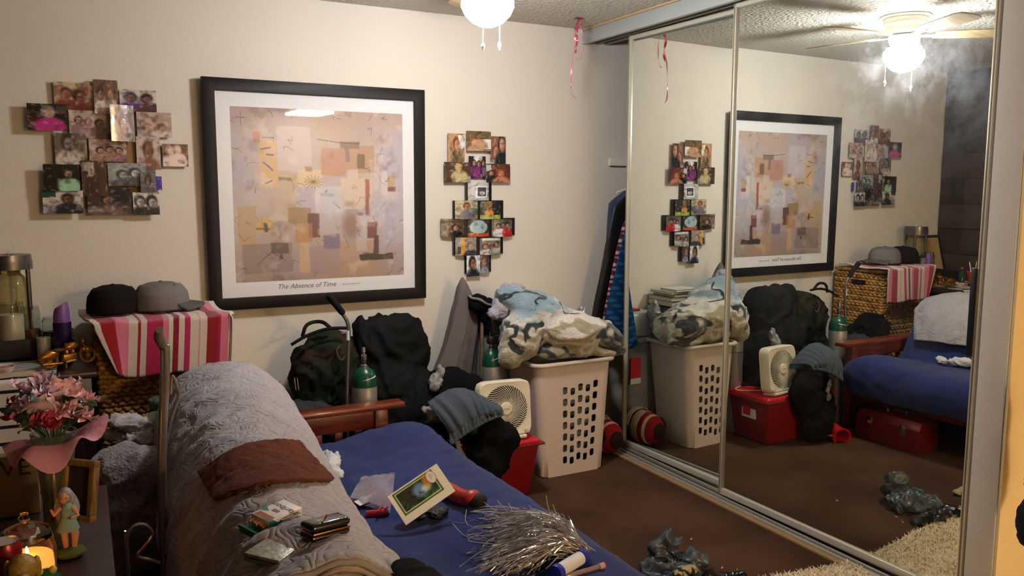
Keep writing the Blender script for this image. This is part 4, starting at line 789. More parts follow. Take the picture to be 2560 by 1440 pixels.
bp = nt.nodes.new('ShaderNodeBump'); bp.inputs['Strength'].default_value = .6; bp.inputs['Distance'].default_value = .005
nt.links.new(tc.outputs['Object'], nn.inputs['Vector']); nt.links.new(tc.outputs['Object'], mxv.inputs[1]); nt.links.new(nn.outputs['Color'], mxv.inputs[2]); nt.links.new(mxv.outputs[0], vo.inputs['Vector']); nt.links.new(vo.outputs['Distance'], ma.inputs[0]); nt.links.new(ma.outputs[0], si.inputs[0]); nt.links.new(si.outputs[0], ab.inputs[0]); nt.links.new(ab.outputs[0], pw.inputs[0]); nt.links.new(pw.outputs[0], bp.inputs['Height']); nt.links.new(bp.outputs[0], nt.nodes['Principled BSDF'].inputs['Normal'])
qt = tag(MB().sheet(quilt(.020, -.765, -2.765), 110, 200, -.012 if sgn > 0 else .012).build('quilt', quilt_m, smooth=180), 'pale grey stitched quilt draped over the futon backrest', 'quilt')
for k, (y_, o2) in enumerate(((-2.79, .010), (-2.81, .003))): MB().sheet(quilt(o2, -2.70, y_), 60, 8, -.006).build('quilt_fold', mat('quilt_edge', '9a8577', .92, bump=.3, bscale=80), qt, smooth=180)
MB().tube([quilt(.02, -.765, -2.768)(i/50, 1) for i in range(51)], .007, 8).build('hem', mat('quilt_edge2', '8f8583', .92), qt, smooth=180)
QF = quilt(.020, -.765, -2.765)
qpts = [[QF(i/60, j/160) for i in range(61)] for j in range(161)]
QXY = np.array([tuple(p) for row in qpts for p in row if p.z > .45 and p.z < 1])
def quilt_top(x, y):
    "height and normal of the quilt under (x, y)"
    d = QXY[:, 0]-x; e = QXY[:, 1]-y; w_ = np.exp(-(d*d+e*e)/(2*.012**2))
    return float((w_*QXY[:, 2]).sum()/w_.sum()) if w_.sum() > 1e-6 else float(QXY[np.argmin(d*d+e*e), 2])
def on_quilt(px, py, dz_=0):
    z = .85
    for _ in range(12):
        p = at(px, py, z=z); z = .5*z+.5*(quilt_top(p.x, p.y)+dz_)
    return at(px, py, z=z)
MB(frameM(tuple(qpts[40][0]+Vector((.004, 0, -.005))), (0, 1, 0), (.1, 0, 1))).box((-.02, -.03, 0), (.02, .012, .001)).build('care_tag', mat('tag_white', 'd6cfd0', .6), qt)
# brown washcloth
c00, c10, c11, c01 = (500, 1190), (745, 1115), (832, 1212), (540, 1262)
gu, gv = 14, 8; G = [[None]*(gv+1) for _ in range(gu+1)]
for i in range(gu+1):
    for j in range(gv+1):
        u, v = i/gu, j/gv; u2 = min(u, 1); px = (c00[0]*(1-u)+c10[0]*u)*(1-v)+(c01[0]*(1-u)+c11[0]*u)*v; py = (c00[1]*(1-u)+c10[1]*u)*(1-v)+(c01[1]*(1-u)+c11[1]*u)*v
        py -= 28*math.sin(PI*min(1, u*1.02))*(1-v*.45)
        G[i][j] = on_quilt(px, py, .014)
def wash(u, v):
    a = min(gu-1, int(u*gu)); b_ = min(gv-1, int(v*gv)); fu = u*gu-a; fv = v*gv-b_
    p = (G[a][b_]*(1-fu)+G[a+1][b_]*fu)*(1-fv)+(G[a][b_+1]*(1-fu)+G[a+1][b_+1]*fu)*fv
    return p+Vector((0, 0, .006+.005*ridge(p, 6, 4, (1, 3, 1), .4)+.003*nz(p, 60)))
terry_b = mat('brown_terry', '6b3826', .98, bump=.6, bscale=320, sheen=.05, col2='5c2f20', cscale=30)
tag(MB().sheet(wash, 90, 60, .009).build('washcloth', terry_b, smooth=180), 'reddish brown terry washcloth laid across the grey quilt', 'washcloth')
tag(heap('socks', [((-1.965, -1.31, .485), (.04, .07, .03), (0, 0, 20)), ((-1.94, -1.20, .48), (.03, .08, .024), (0, 0, -20)), ((-1.91, -1.09, .475), (.028, .06, .02), (0, 0, 30))], mat('white_sock', 'c6c3c0', .95, bump=.3, bscale=200), vox=.006, fold=.011, fs=18, seed=12), 'crumpled white socks on the navy seat beside the washcloth', 'socks')
# cigarette box
q0 = on_quilt(695, 1312, .0)
Mc = frameM((q0.x-.01, q0.y+.0, q0.z+.008), (.88, .48, .02), (-.46, .86, .06))
Mc = Mc @ Matrix.Rotation(R(3), 4, 'X')
cg = thing('cigarette_box', 'open white and green flip-top cigarette box on the quilt', 'cigarette box', q0)
wh = mat('card_white', 'd9d0cc', .5); gr = mat('card_green', '116a55', .45); ck = mat('card_print', 'b', .6) if 0 else mat('print_grey', '5a5560', .6)
MB(Mc).box((-.032, -.028, 0), (.052, .028, .022)).build('box_body', wh, cg, bevel=.0012)
MB(Mc).add([(-.033, -.0285, .0), (.0, -.0285, 0), (-.008, -.0285, .012), (-.022, -.0285, .022), (-.033, -.0285, .022)], [(0, 1, 2, 3, 4)]).build('green_chevron', gr, cg)
MB(Mc).add([(-.0325, -.0287, 0.0), (.012, -.0287, 0), (-.004, -.0287, .018)], [(0, 1, 2)]).build('green_chevron', gr, cg)
MB(Mc).add([(-.033, -.028, .0223), (-.02, -.028, .0223), (-.033, -.004, .0223)], [(0, 1, 2)]).build('green_chevron', gr, cg)
MB(Mc).add([(-.012, .028, .0223), (-.002, .01, .0223), (.008, .028, .0223)], [(0, 2, 1)]).build('green_chevron', gr, cg)
lidM = Mc @ Matrix.Translation((-.032, 0, 0)) @ Matrix.Rotation(R(-18), 4, 'Y')
MB(lidM).box((-.028, -.028, -.001), (-.001, .028, .004)).box((-.028, -.028, 0), (-.024, .028, .018)).box((-.028, -.028, 0), (-.004, -.0265, .014)).build('flip_lid', gr, cg, bevel=.0008)
for k in range(5): MB(Mc).tube([(-.045+.002*(k % 2), -.02+k*.0095, .011), (-.031, -.02+k*.0095, .011)], .0038, 8).build('cigarette', mat('filter_tan', 'a8683a', .7), cg)
MB(Mc).box((-.03, -.022, .0222), (-.014, .022, .0224)).build('foil_opening', mat('tobacco', '8a5230', .7), cg)
text('lettering', 'Marlboro', .0215, Mc @ Matrix.Translation((.026, 0, .0224)) @ Matrix.Rotation(R(90), 4, 'Z'), mat('print_dark', '3b3a40', .6), cg, .0001)
for k in range(4): MB(Mc).box((.0+.0, -.0287, .003+k*.0045), (.047-.006*(k % 2), -.0283, .0048+k*.0045)).build('fine_print', mat('print_grey', '8a8284', .6), cg)
MB(Mc).box((.002, -.008, .0222), (.012, .008, .0225)).build('crest', mat('crest_red', '8a4048', .5), cg)
# silver case
q1 = on_quilt(692, 1392, .0)
Ms = frameM((q1.x, q1.y, q1.z+.006), (.72, .69, .0), (-.67, .70, .06)) @ Matrix.Scale(1.1, 4)
sc_ = thing('cigarette_case', 'worn silver metal cigarette case on the quilt in front of the white box', 'case', q1)
MB(Ms).box((-.045, -.036, 0), (.045, .036, .0065)).build('lower_shell', mat('polished', 'b0adb0', .15, 1), sc_, bevel=.003, seg=3)
MB(Ms).box((-.045, -.036, .0072), (.045, .036, .014)).build('upper_shell', mat('worn_silver', '8a857a', .36, .9, bump=.12, bscale=90, col2='a8a294', cscale=60), sc_, bevel=.003, seg=3)
MB(Ms).tube([(-.04, .036, .007), (.04, .036, .007)], .0025, 8).build('hinge', chrome, sc_)
# black clasp purse
q2 = on_quilt(812, 1344, .0)
Mb = frameM((q2.x, q2.y, q2.z+.004), (.93, .36, -.1), (-.36, .93, .0))
pz = thing('coin_purse', 'glossy black pouch with gold clasp edges on the quilt', 'purse', q2); patent = mat('patent_black', '08090a', .16, coat=.6, bump=.25, bscale=40)
MB(Mb).box((-.046, -.022, 0), (.046, .022, .014)).build('lower_half', patent, pz, bevel=.007, seg=3)
MB(Mb).box((-.046, -.022, .017), (.046, .022, .034)).build('upper_half', patent, pz, bevel=.008, seg=3)
MB(Mb).box((-.043, -.0235, .0135), (.043, .0215, .0175)).build('clasp_frame', mat('brass', 'b98d4a', .22, 1), pz, bevel=.001)
MB(Mb).tube([(-.02, -.016, .035), (-.004, .0, .0375), (.012, .014, .035)], .0016, 6).build('gold_trim', mat('brass', 'b98d4a', .22, 1), pz)

# ---- things on the navy seat
def seat(px, py, h=0):
    z = .47
    for _ in range(8):
        p = at(px, py, z=z+h); i = min(range(L_), key=lambda i: abs(PC[i].x-p.x)+(10 if PC[i].z < .43 else 0)); z = .5*z+.5*(mattress_pt(i, p.y).z)
    return at(px, py, z=z+h), z
# booklet
pB = at(1015, 1313, z=.488); Dp = (pB-CAMP).dot(fwd)/FPX
def cv3(x, y, d): return (rgt*x-up*y+fwd*d)*Dp
o_ = pB; ex = cv3(119, -71, 60); ey = cv3(-50, -66, 22); ey -= ex*(ey.dot(ex)/ex.length_squared); Mk = frameM(o_, ex, ey); bw, bh = ex.length, ey.length; zb = .49
bo = thing('booklet', 'cream booklet with a green framed landscape picture on the navy seat', 'booklet', (o_.x, o_.y, zb-.012))
MB(Mk).box((0, 0, -.008), (bw, bh, -.001)).build('pages', mat('pages', 'cfc8b0', .8), bo)
cv = Canvas(110, 90, 'eae6d8'); cv.rect(.07, .04, .86, .78, '4d6e32'); cv.rect(.105, .09, .83, .72, 'e8e2cc'); cv.rect(.12, .11, .815, .70, '23301c', soft=.01)
msk = ((cv.U > .12) & (cv.U < .815) & (cv.V > .11) & (cv.V < .7)).astype(float)
cv.cloud('3f7a35', 5, 3, .45, .6, 1, msk*(cv.V > .4)); cv.cloud('4a2f20', 6, 5, .5, .62, 1, msk*(cv.V < .5)); cv.ell(.52, .38, .13, .2, '6f9fd0', .9, .6); cv.ell(.63, .42, .09, .1, 'e6e2d4', .8, .7); cv.ell(.68, .25, .06, .18, 'd08a2a', .8, .6); cv.cloud('1c2a50', 8, 9, .55, .65, .6, msk*(cv.V > .45)); cv.cloud('101510', 9, 19, .55, .62, .8, msk*(cv.U < .5))
cv.ell(.79, .24, .085, .2, '8b8a86', 1, .12); cv.ell(.79, .24, .075, .185, 'e4e1d6', 1, .12)
for k in range(3): cv.line([(.765+k*.022, .15), (.765+k*.022, .33-.03*k)], .006, '77756e', .7)
printed('cover', cv, bw, bh, Mk @ Matrix.Translation((bw/2, bh/2, 0)), colmat('cover_print', .45), bo)
# black pouch under the booklet with a thin bracelet
p, z = seat(1095, 1295)
qc = o_+ex*.45+ey*.5
tag(heap('black_pouch', [((qc.x+.0, qc.y+.05, z+(qc.z-z)*.38), (.05, .035, (qc.z-z)*.42)), ((p.x, p.y, z+.018), (.04, .032, .022), (0, 0, 20)), ((p.x-.05, p.y+.02, z+.012), (.03, .03, .012))], mat('black_satin', '08080c', .6), vox=.005, fold=.006, fs=25, seed=3, fine=.001), 'black pouch poking out from under the booklet', 'pouch')
p, z = seat(1095, 1290, .02); tag(MB().tube([(p.x+.022*math.cos(a/3), p.y+.018*math.sin(a/3), z+.032+.012*math.sin(a/3)) for a in range(14)], .0009, 5).build('bracelet', chrome), 'thin silver bracelet lying on the black pouch', 'bracelet')
# red oscillating tool
tk = thing('power_tool', 'red and black handheld power tool lying behind the booklet', 'power tool', seat(1130, 1230)[0])
A = [seat(1075, 1192, .025)[0], seat(1120, 1222, .027)[0], seat(1150, 1240, .028)[0], seat(1185, 1248, .028)[0]]
red_t = mat('tool_red', 'a8281c', .4); blk_r = mat('tool_rubber', '15110f', .7)
P = crom([tuple(a) for a in A], 8); nP = len(P)
MB().tube(P, [.013+.009*min(1, i/10)+.004*math.sin(i/nP*PI) for i in range(nP)], 16).build('tool_body', red_t, tk, smooth=60)
MB().ball(tuple(A[3]+Vector((.008, -.006, -.002))), (.034, .028, .026), 16, (0, 0, -20)).build('battery_end', blk_r, tk)
MB().ball(tuple(A[3]+Vector((-.006, .006, .008))), (.032, .026, .022), 16).build('red_cover', red_t, tk)
MB().tube([A[0]+(A[0]-A[1]).normalized()*.022, A[0]], [.007, .011], 12).build('chuck', mat('dark_steel', '5b5350', .3, .8), tk)
for k in (8, 13): MB().ball(tuple(P[k]+Vector((-.005, -.01, .016))), (.008, .006, .006), 10).build('button', blk_r, tk)
sd = Vector((.012, -.012, .012)); MB().tube([p_+sd for p_ in P[4:9]], .005, 8).build('side_grip', mat('tool_grey', '5b4b48', .6), tk)
# zip bag
p, z = seat(935, 1265); pb2 = Vector((p.x, p.y, z))
zb_ = thing('zip_bag', 'clear plastic zip bag holding red items beside the booklet', 'plastic bag', pb2); film = mat('clear_film', 'efe2ea', .1, trans=.72, ior=1.25, bump=.5, bscale=25)
pr_ = [seat(875, 1258)[0], seat(905, 1205)[0], at(988, 1197, z=z+.07), seat(975, 1292)[0]]
def bagf(sg):
    def f(u, v):
        a = pr_[0]*(1-u)+pr_[3]*u; b_ = pr_[1]*(1-u)+pr_[2]*u; p = a*(1-v)+b_*v
        return p+Vector((0, 0, .008+sg*.020*math.sin(PI*u)*math.sin(PI*min(1, v*.9+.1))+.006*ridge(p, 16, 3+sg)+.01*(sg > 0)))
    return f
MB().sheet(bagf(1), 22, 22).build('bag_front', film, zb_, smooth=180); MB().sheet(bagf(-.2), 22, 22).build('bag_back', film, zb_, smooth=180)
redp = mat('red_plastic_item', 'b81c28', .35)
a_ = at(915, 1245, z=z+.02); MB().tube([a_, at(945, 1225, z=z+.03)], .007, 8).build('red_item', redp, zb_)
a_ = at(915, 1285, z=z+.012); MB().tube([a_, at(968, 1280, z=z+.014)], .011, 10).build('red_item', redp, zb_)
MB().tube(crom([tuple(at(*q, z=z+.03)) for q in ((945, 1280), (960, 1255), (975, 1242), (978, 1255), (962, 1272))], 6), .003, 8).build('red_loop', redp, zb_)
MB(frameM(at(900, 1265, z=z+.015), (1, .5, 0), (-.5, 1, .3))).box((0, 0, 0), (.07, .03, .001)).build('paper_slip', wh, zb_)
# tinsel
random.seed(21); tn_m = mat('tinsel_silver', 'cfc8c2', .25, .75); cen, zc = seat(1300, 1365)
b = MB(); root = at(1455, 1385, z=zc+.02); ntin = 620
for k in range(ntin):
    u = random.random(); v = random.random()
    tgt = at(1175+random.gauss(60, 45)+u*60, 1275+v*165+random.gauss(0, 6), z=zc+.004)
    hgt = .02+.06*random.random()*(1-abs(v-.45))
    st_ = root+Vector((random.gauss(0, .012), random.gauss(0, .012), random.uniform(-.01, .02)))
    m1 = st_*.62+tgt*.38+Vector((0, 0, hgt*1.1)); m2 = st_*.25+tgt*.75+Vector((random.gauss(0, .015), random.gauss(0, .015), hgt*.7))
    P = crom([st_, m1, m2, tgt], 4); tw = random.random()*6
    for i, (a, c) in enumerate(zip(P[:-1], P[1:])):
        dd = (c-a).normalized().cross(Vector((math.cos(tw+i), math.sin(tw+i), .8))).normalized()*.0013
        b.add([a-dd, a+dd, c+dd, c-dd], [(0, 1, 2, 3)])
for k in range(14):        # stray strands
    a0 = (random.uniform(1215, 1440), random.uniform(1275, 1310)) if k < 9 else (1170, 1400-8*k+random.uniform(0, 60))
    s0_ = at(*a0, z=zc+.03); e0 = at(a0[0]+random.uniform(-50, 40), a0[1]-random.uniform(10, 40), z=zc+.035+.02*random.random()); b.tube(crom([root*.3+s0_*.7, s0_, e0], 4), .0009, 4)
b.tube(crom([tuple(at(*q, z=.475)) for q in ((1122, 1300), (1150, 1308), (1190, 1306))], 5), .001, 4)
b.tube(crom([tuple(q) for q in (at(1340, 1335, z=zc+.05), at(1420, 1335, z=.50), at(1500, 1385, z=.47), at(1580, 1438, z=.46))], 8), .0014, 5)
t = tag(b.build('tinsel_bundle', tn_m, smooth=0), 'tangled bundle of silver tinsel strands on the front of the navy seat', 'tinsel', kind='stuff')
# pill tube, lip gloss
def cyl2(p, q, r, nm, m_, par, n=20): return MB().tube([p, q], r, n).build(nm, m_, par, bevel=.001, smooth=50)
p, z = seat(1430, 1410, .02); q_, _ = seat(1400, 1430, .02)
a = at(1450, 1395, z=z+.02); c = at(1398, 1428, z=z+.02); d = (a-c).normalized()
pt_ = thing('pill_tube', 'white plastic tube with blue caps beside the tinsel', 'tube', (c.x, c.y, z)); blc = mat('blue_cap', '1d2f9a', .35)
cyl2(c, a, .019, 'tube_body', mat('label_white', 'd3cfd2', .4), pt_); cyl2(a, a+d*.018, .0225, 'cap', blc, pt_); cyl2(c-d*.02, c, .022, 'cap', blc, pt_)
for k in range(3): 
    c2_ = c+d*(.018+.012*k)+Vector((-.004, -.012, .0145)); MB().tube([c2_-d.cross(Vector((0, 0, 1)))*0, c2_+d*.002], .0012, 4).build('fine_print', mat('print_grey', '8a8284', .6), pt_)
a = at(1497, 1417, z=z+.008); c = at(1400, 1445, z=z+.008); d = (a-c).normalized()
lg = thing('lip_gloss', 'slim clear lip gloss tube with a pink cap in front of the blue capped tube', 'lip gloss', (c.x, c.y, z)); cyl2(c, a, .0065, 'tube_body', mat('gloss_clear', 'b3949c', .1, trans=.5), lg, 12); cyl2(a, a+d*.018, .0085, 'cap', mat('pink_cap', 'c9808c', .4), lg, 12)
p, z = seat(960, 1425); tag(heap('black_garment', [((p.x+.05, p.y-.06, z-.01), (.05, .12, .02)), ((p.x+.03, p.y-.12, z-.0), (.06, .08, .02))], mat('near_black_cloth', '14110f', .95), vox=.008, fold=.006, seed=5), 'black garment on the seat at the near end of the quilt', 'clothes')

# ================================================================ BEHIND THE FUTON: bags, jackets, cylinders
blk1 = mat('black_nylon', '131414', .75, bump=.3, bscale=60); blk2 = mat('black_cotton', '0f0f11', .95, bump=.2, bscale=200); charc = mat('charcoal_wool', '35363a', .95, bump=.3, bscale=200)
def cloth(name, ells, m, label, cat='clothes', group=None, **k): return tag(heap(name, ells, m, **k), label, cat, group)
cloth('clothes_heap', [((-2.02, -.42, .28), (.22, .2, .30)), ((-2.08, -.48, .56), (.12, .12, .10)), ((-2.02, -.5, .58), (.10, .08, .06))], blk2, 'black clothes heaped right behind the futon backrest', zmin=0.0, fold=.022, seed=31)
cloth('clothes_heap', [((-1.60, -.32, .22), (.30, .24, .24)), ((-1.75, -.36, .36), (.16, .14, .12))], mat('dark_slate', '17181b', .95), 'dark slate clothes mound on the floor under the camouflage duffel', zmin=0.0, fold=.022, seed=32)
cloth('grey_shirt', [((-1.86, -.50, .50), (.13, .09, .055), (0, 6, 0)), ((-1.93, -.50, .485), (.08, .08, .05)), ((-1.78, -.49, .485), (.07, .07, .04))], charc, 'charcoal grey shirt lying on the heap behind the futon arm', 'shirt', vox=.008, fold=.014, fs=9, seed=33)
# camouflage duffel
camo = mat('camouflage', '23281c', .85, bump=.3, bscale=150); nt = camo.node_tree; tc = nt.nodes.new('ShaderNodeTexCoord'); n1 = nt.nodes.new('ShaderNodeTexNoise'); n1.inputs['Scale'].default_value = 7; n1.inputs['Detail'].default_value = 2.5; n1.inputs['Distortion'].default_value = .8
cr = nt.nodes.new('ShaderNodeValToRGB'); cr.color_ramp.interpolation = 'CONSTANT'; e = cr.color_ramp.elements; e[0].position = 0; e[0].color = (*lin('10110d'), 1); e[1].position = .42; e[1].color = (*lin('1c2517'), 1)
for p_, c_ in ((.52, '2c241a'), (.60, '131411'), (.68, '43372a')): q = e.new(p_); q.color = (*lin(c_), 1)
nt.links.new(tc.outputs['Object'], n1.inputs['Vector']); nt.links.new(n1.outputs[0], cr.inputs[0]); nt.links.new(cr.outputs[0], nt.nodes['Principled BSDF'].inputs['Base Color'])
du = thing('duffel_bag', 'camouflage duffel bag with a carry loop standing against the back wall', 'bag', (-1.70, -.25, .40))
heap('bag_body', [((-1.73, -.22, .62), (.14, .12, .20), (0, 14, 0)), ((-1.66, -.22, .70), (.13, .11, .13)), ((-1.60, -.21, .58), (.11, .11, .2)), ((-1.80, -.23, .66), (.07, .09, .10)), ((-1.76, -.22, .5), (.11, .12, .12))], camo, du, fold=.014, fs=7, seed=35)
hp = [tuple(at(*q, y=-.30)) for q in ((756, 842), (765, 815), (785, 805), (808, 806), (828, 822))]
MB().tube(crom(hp, 6), .009, 8).build('carry_loop', camo, du); MB().tube(crom([tuple(at(*q, y=-.335)) for q in ((728, 862), (770, 838), (820, 822), (870, 820))], 6), .008, 8).build('zip_piping', blk1, du)
MB().tube(crom([tuple(at(*q, y=-.36)) for q in ((850, 862), (842, 880), (852, 900), (862, 892))], 6), .004, 6).build('strap_ring', mat('olive_strap', '4b4d40', .7), du)
for k in (0, 7): MB().tube([tuple(at(736+k, 945, y=-.36)), tuple(at(740+k, 975, y=-.37))], .0018, 5).build('white_cord', mat('cord_white', 'a8a6a2', .8), du)
# black jackets
cloth('black_jacket', [((-1.40, -.22, .70), (.17, .13, .17)), ((-1.28, -.22, .74), (.12, .11, .12)), ((-1.24, -.22, .66), (.09, .1, .10)), ((-1.52, -.22, .82), (.05, .06, .06)), ((-1.38, -.26, .52), (.19, .15, .18), (0, 20, 0)), ((-1.25, -.3, .38), (.2, .16, .22)), ((-1.35, -.34, .2), (.2, .16, .22))], blk1, 'big black jacket heaped against the wall right of the camouflage duffel', 'jacket', zmin=0.0, fold=.022, fs=3.4, seed=36, st=(1.6, 1, .6))
cloth('black_jacket', [((-1.09, -.33, .50), (.14, .11, .10), (0, 12, 0)), ((-1.0, -.36, .45), (.12, .12, .10)), ((-1.12, -.36, .38), (.16, .14, .14)), ((-1.05, -.38, .2), (.2, .16, .2))], blk2, 'black jacket slumped lower, between the big jacket and the grey hoodie', 'jacket', zmin=0.0, fold=.02, fs=3.8, seed=37, st=(1.4, 1, .7))
cloth('white_shirt', [((-1.19, -.42, .555), (.035, .025, .045), (0, 20, 0)), ((-1.165, -.42, .60), (.02, .02, .04)), ((-1.20, -.43, .53), (.03, .02, .02))], mat('grey_white_cloth', '8f8c8a', .9), 'scrap of greyish white shirt peeking out between the two black jackets', 'shirt', vox=.006, fold=.01, fs=16, seed=38)
cloth('black_garment', [((-1.42, -.52, .40), (.12, .08, .12)), ((-1.30, -.52, .34), (.12, .09, .16)), ((-1.36, -.52, .16), (.16, .09, .18))], blk2, 'black garment on the floor behind the front end of the futon arm', zmin=0.0, fold=.014, seed=39)
# oxygen cylinders
silver = mat('brushed_aluminium', 'bdbab0', .36, .7, bump=.1, bscale=15, stretch=(1, 1, .1)); green = mat('cylinder_green', '07402a', .3)
def cylinder(name, x, y, ztop, r, label, reg=False):
    t = thing(name, label, 'gas cylinder', (x, y, 0), 'green-shouldered gas cylinders')
    MB().lathe((x, y, 0), [(0, .004), (r*.9, 0), (r, .02), (r, ztop-.085)], 32).build('tank', silver, t, smooth=40)
    MB().lathe((x, y, 0), [(r*1.005, ztop-.085), (r*1.005, ztop-.06), (r*.93, ztop-.035), (r*.72, ztop-.012), (r*.4, ztop), (r*.3, ztop+.006), (0, ztop+.006)], 32).build('green_shoulder', green, t, smooth=60)
    v = MB().lathe((x, y, ztop), [(0, .0), (r*.3, .002), (r*.3, .012), (r*.18, .016), (r*.2, .03), (r*.24, .038), (r*.24, .058), (r*.13, .062), (r*.13, .072), (r*.17, .074), (r*.15, .094), (0, .097)], 14).build('valve', chrome, t)
    MB().sheet(lambda u, q: (x+r*(.96-.28*q)*1.02*math.sin((u-.5)*1.3+.2), y-r*(.96-.28*q)*1.02*math.cos((u-.5)*1.3+.2), ztop-.050+.022*q+.012*u), 12, 3, .0008).build('sticker', mat('sticker_white', 'c9c9c5', .5), t)
    for k in range(3): MB().box((x-.012+.012*k, y-r*.92-.003, ztop-.0385+.003*k), (x-.004+.012*k, y-r*.92-.002, ztop-.0355+.003*k)).build('sticker_print', mat('print_dark', '3b3a40', .6), v)
    if reg:
        bk_ = mat('black_metal', '121314', .35, .5)
        MB().box((x-.02, y-.018, ztop+.03), (x+.028, y+.015, ztop+.075)).build('regulator', bk_, t, bevel=.005)
        MB().tube([(x+.02, y-.01, ztop+.07), (x+.045, y-.015, ztop+.075), (x+.055, y-.02, ztop+.11)], .008, 8).build('regulator_lever', bk_, t)
        MB().lathe((x+.05, y-.02, ztop+.11), [(0, 0), (.012, 0), (.012, .012), (0, .013)], 12).build('knob', chrome, t); MB().tube([(x-.03, y-.01, ztop+.05), (x-.005, y-.01, ztop+.055), (x, y-.01, ztop+.12)], .006, 8).build('yoke', bk_, t)
        MB().tube(crom([(x+.03, y-.01, ztop+.03), (x+.05, y-.03, ztop-.02), (x+.045, y-.03, ztop-.08)], 6), .004, 6).build('hose', bk_, t)
        MB().tube([(x+r*1.02*math.cos(a*PI/10), y+r*1.02*math.sin(a*PI/10), ztop-.17) for a in range(20)], .0015, 5, closed=True).build('band', bk_, t)
cylinder('oxygen_cylinder', -1.607, -.57, .695, .0575, 'silver gas cylinder with green shoulder right behind the futon arm')
cylinder('oxygen_cylinder', -.872, -.40, .683, .047, 'silver and green gas cylinder with a black regulator, beside the grey hoodie', True)
# cylinder cart handle / cane
cn_ = thing('cart_handle', 'bent grey metal handle with a black foam grip rising behind the futon arm', 'handle', (-1.70, -.56, 0)); hy = -.50
hpt = [at(*q, y=-.56) for q in ((868, 1060), (868, 960), (872, 840), (868, 805), (856, 785))]
MB().tube(crom([(hpt[0].x, -.56, .01)]+[tuple(q) for q in hpt], 6), .0085, 12).build('tube', mat('grey_steel', '77736e', .35, .8), cn_)
g0, g1 = at(858, 784, y=-.56), at(820, 737, y=-.58); MB().tube([g0, g0*.9+g1*.1, g1*.95+g0*.05, g1], [.012, .015, .0165, .013], 14).build('foam_grip', mat('foam_black', '1b1b1d', .8, bump=.3, bscale=150), cn_)
c_ = at(870, 838, y=-.56); MB().tube([c_+Vector((0, 0, -.022)), c_+Vector((0, 0, .022))], .0095, 12).build('white_label', mat('label_white', 'd3cfd2', .4), cn_); MB().box((c_.x-.03, c_.y-.004, c_.z+.01), (c_.x-.006, c_.y+.004, c_.z+.016)).build('hook', chrome, cn_)
# hoodie on a stick, cap
hf = mat('grey_fleece', '6a625e', .95, bump=.3, bscale=180); 
def hood(u, v):
    a = 2*PI*u; z = 1.04-.98*v
    pr = [(-.918, .004, .004), (-.915, .035, .03), (-.905, .058, .045), (-.905, .082, .05), (-.92, .088, .055), (-.945, .10, .06), (-.975, .12, .06), (-.985, .13, .065), (-.99, .14, .065), (-.99, .14, .065), (-.99, .13, .06)]
    k = (v**.8)*10; i = min(9, int(k)); t = k-i; cx, rx, ry = [pr[i][j]*(1-t)+pr[i+1][j]*t for j in range(3)]
    f = min(1, v*3)*(.014*(1-abs(math.sin(a*3.5+2*nz((0, 0, z*2), 1, 4))))**2+.008*nz((math.cos(a)*2, math.sin(a)*2, z*2.2), 1, 6))
    return (cx+(rx+f)*math.cos(a), -.15+(ry+f)*math.sin(a), z)
tag(MB().sheet(hood, 72, 60).build('grey_hoodie', hf, smooth=180), 'grey hoodie hanging over a stick against the back wall', 'hoodie')
sk_ = tag(MB().tube([(-.855, -.25, .01), (-.835, -.22, .93)], .009, 10).build('wooden_stick', mat('worn_wood', '8a6f58', .7, col2='6b5544', cscale=20)), 'worn wooden stick leaning beside the grey hoodie', 'stick')
bc = thing('sport_hat', 'black cap with a grey band hooked on top of the grey hoodie', 'cap', (-.84, -.22, .88))
heap('cap_body', [((-.855, -.22, .90), (.06, .055, .05), (0, 25, 0)), ((-.81, -.22, .86), (.035, .05, .07), (0, 20, 0)), ((-.80, -.22, .80), (.03, .035, .08))], blk2, bc, vox=.006, fold=.005, seed=41)
Mh = Matrix.Translation((-.852, -.222, .905)) @ Matrix.Rotation(R(25), 4, 'Y'); MB(Mh).tube([(.068*math.cos(a*PI/14), .062*math.sin(a*PI/14), .01+.004*math.cos(a)) for a in range(28)], .0075, 6, closed=True).build('grey_band', mat('band_grey', '85827f', .9), bc)
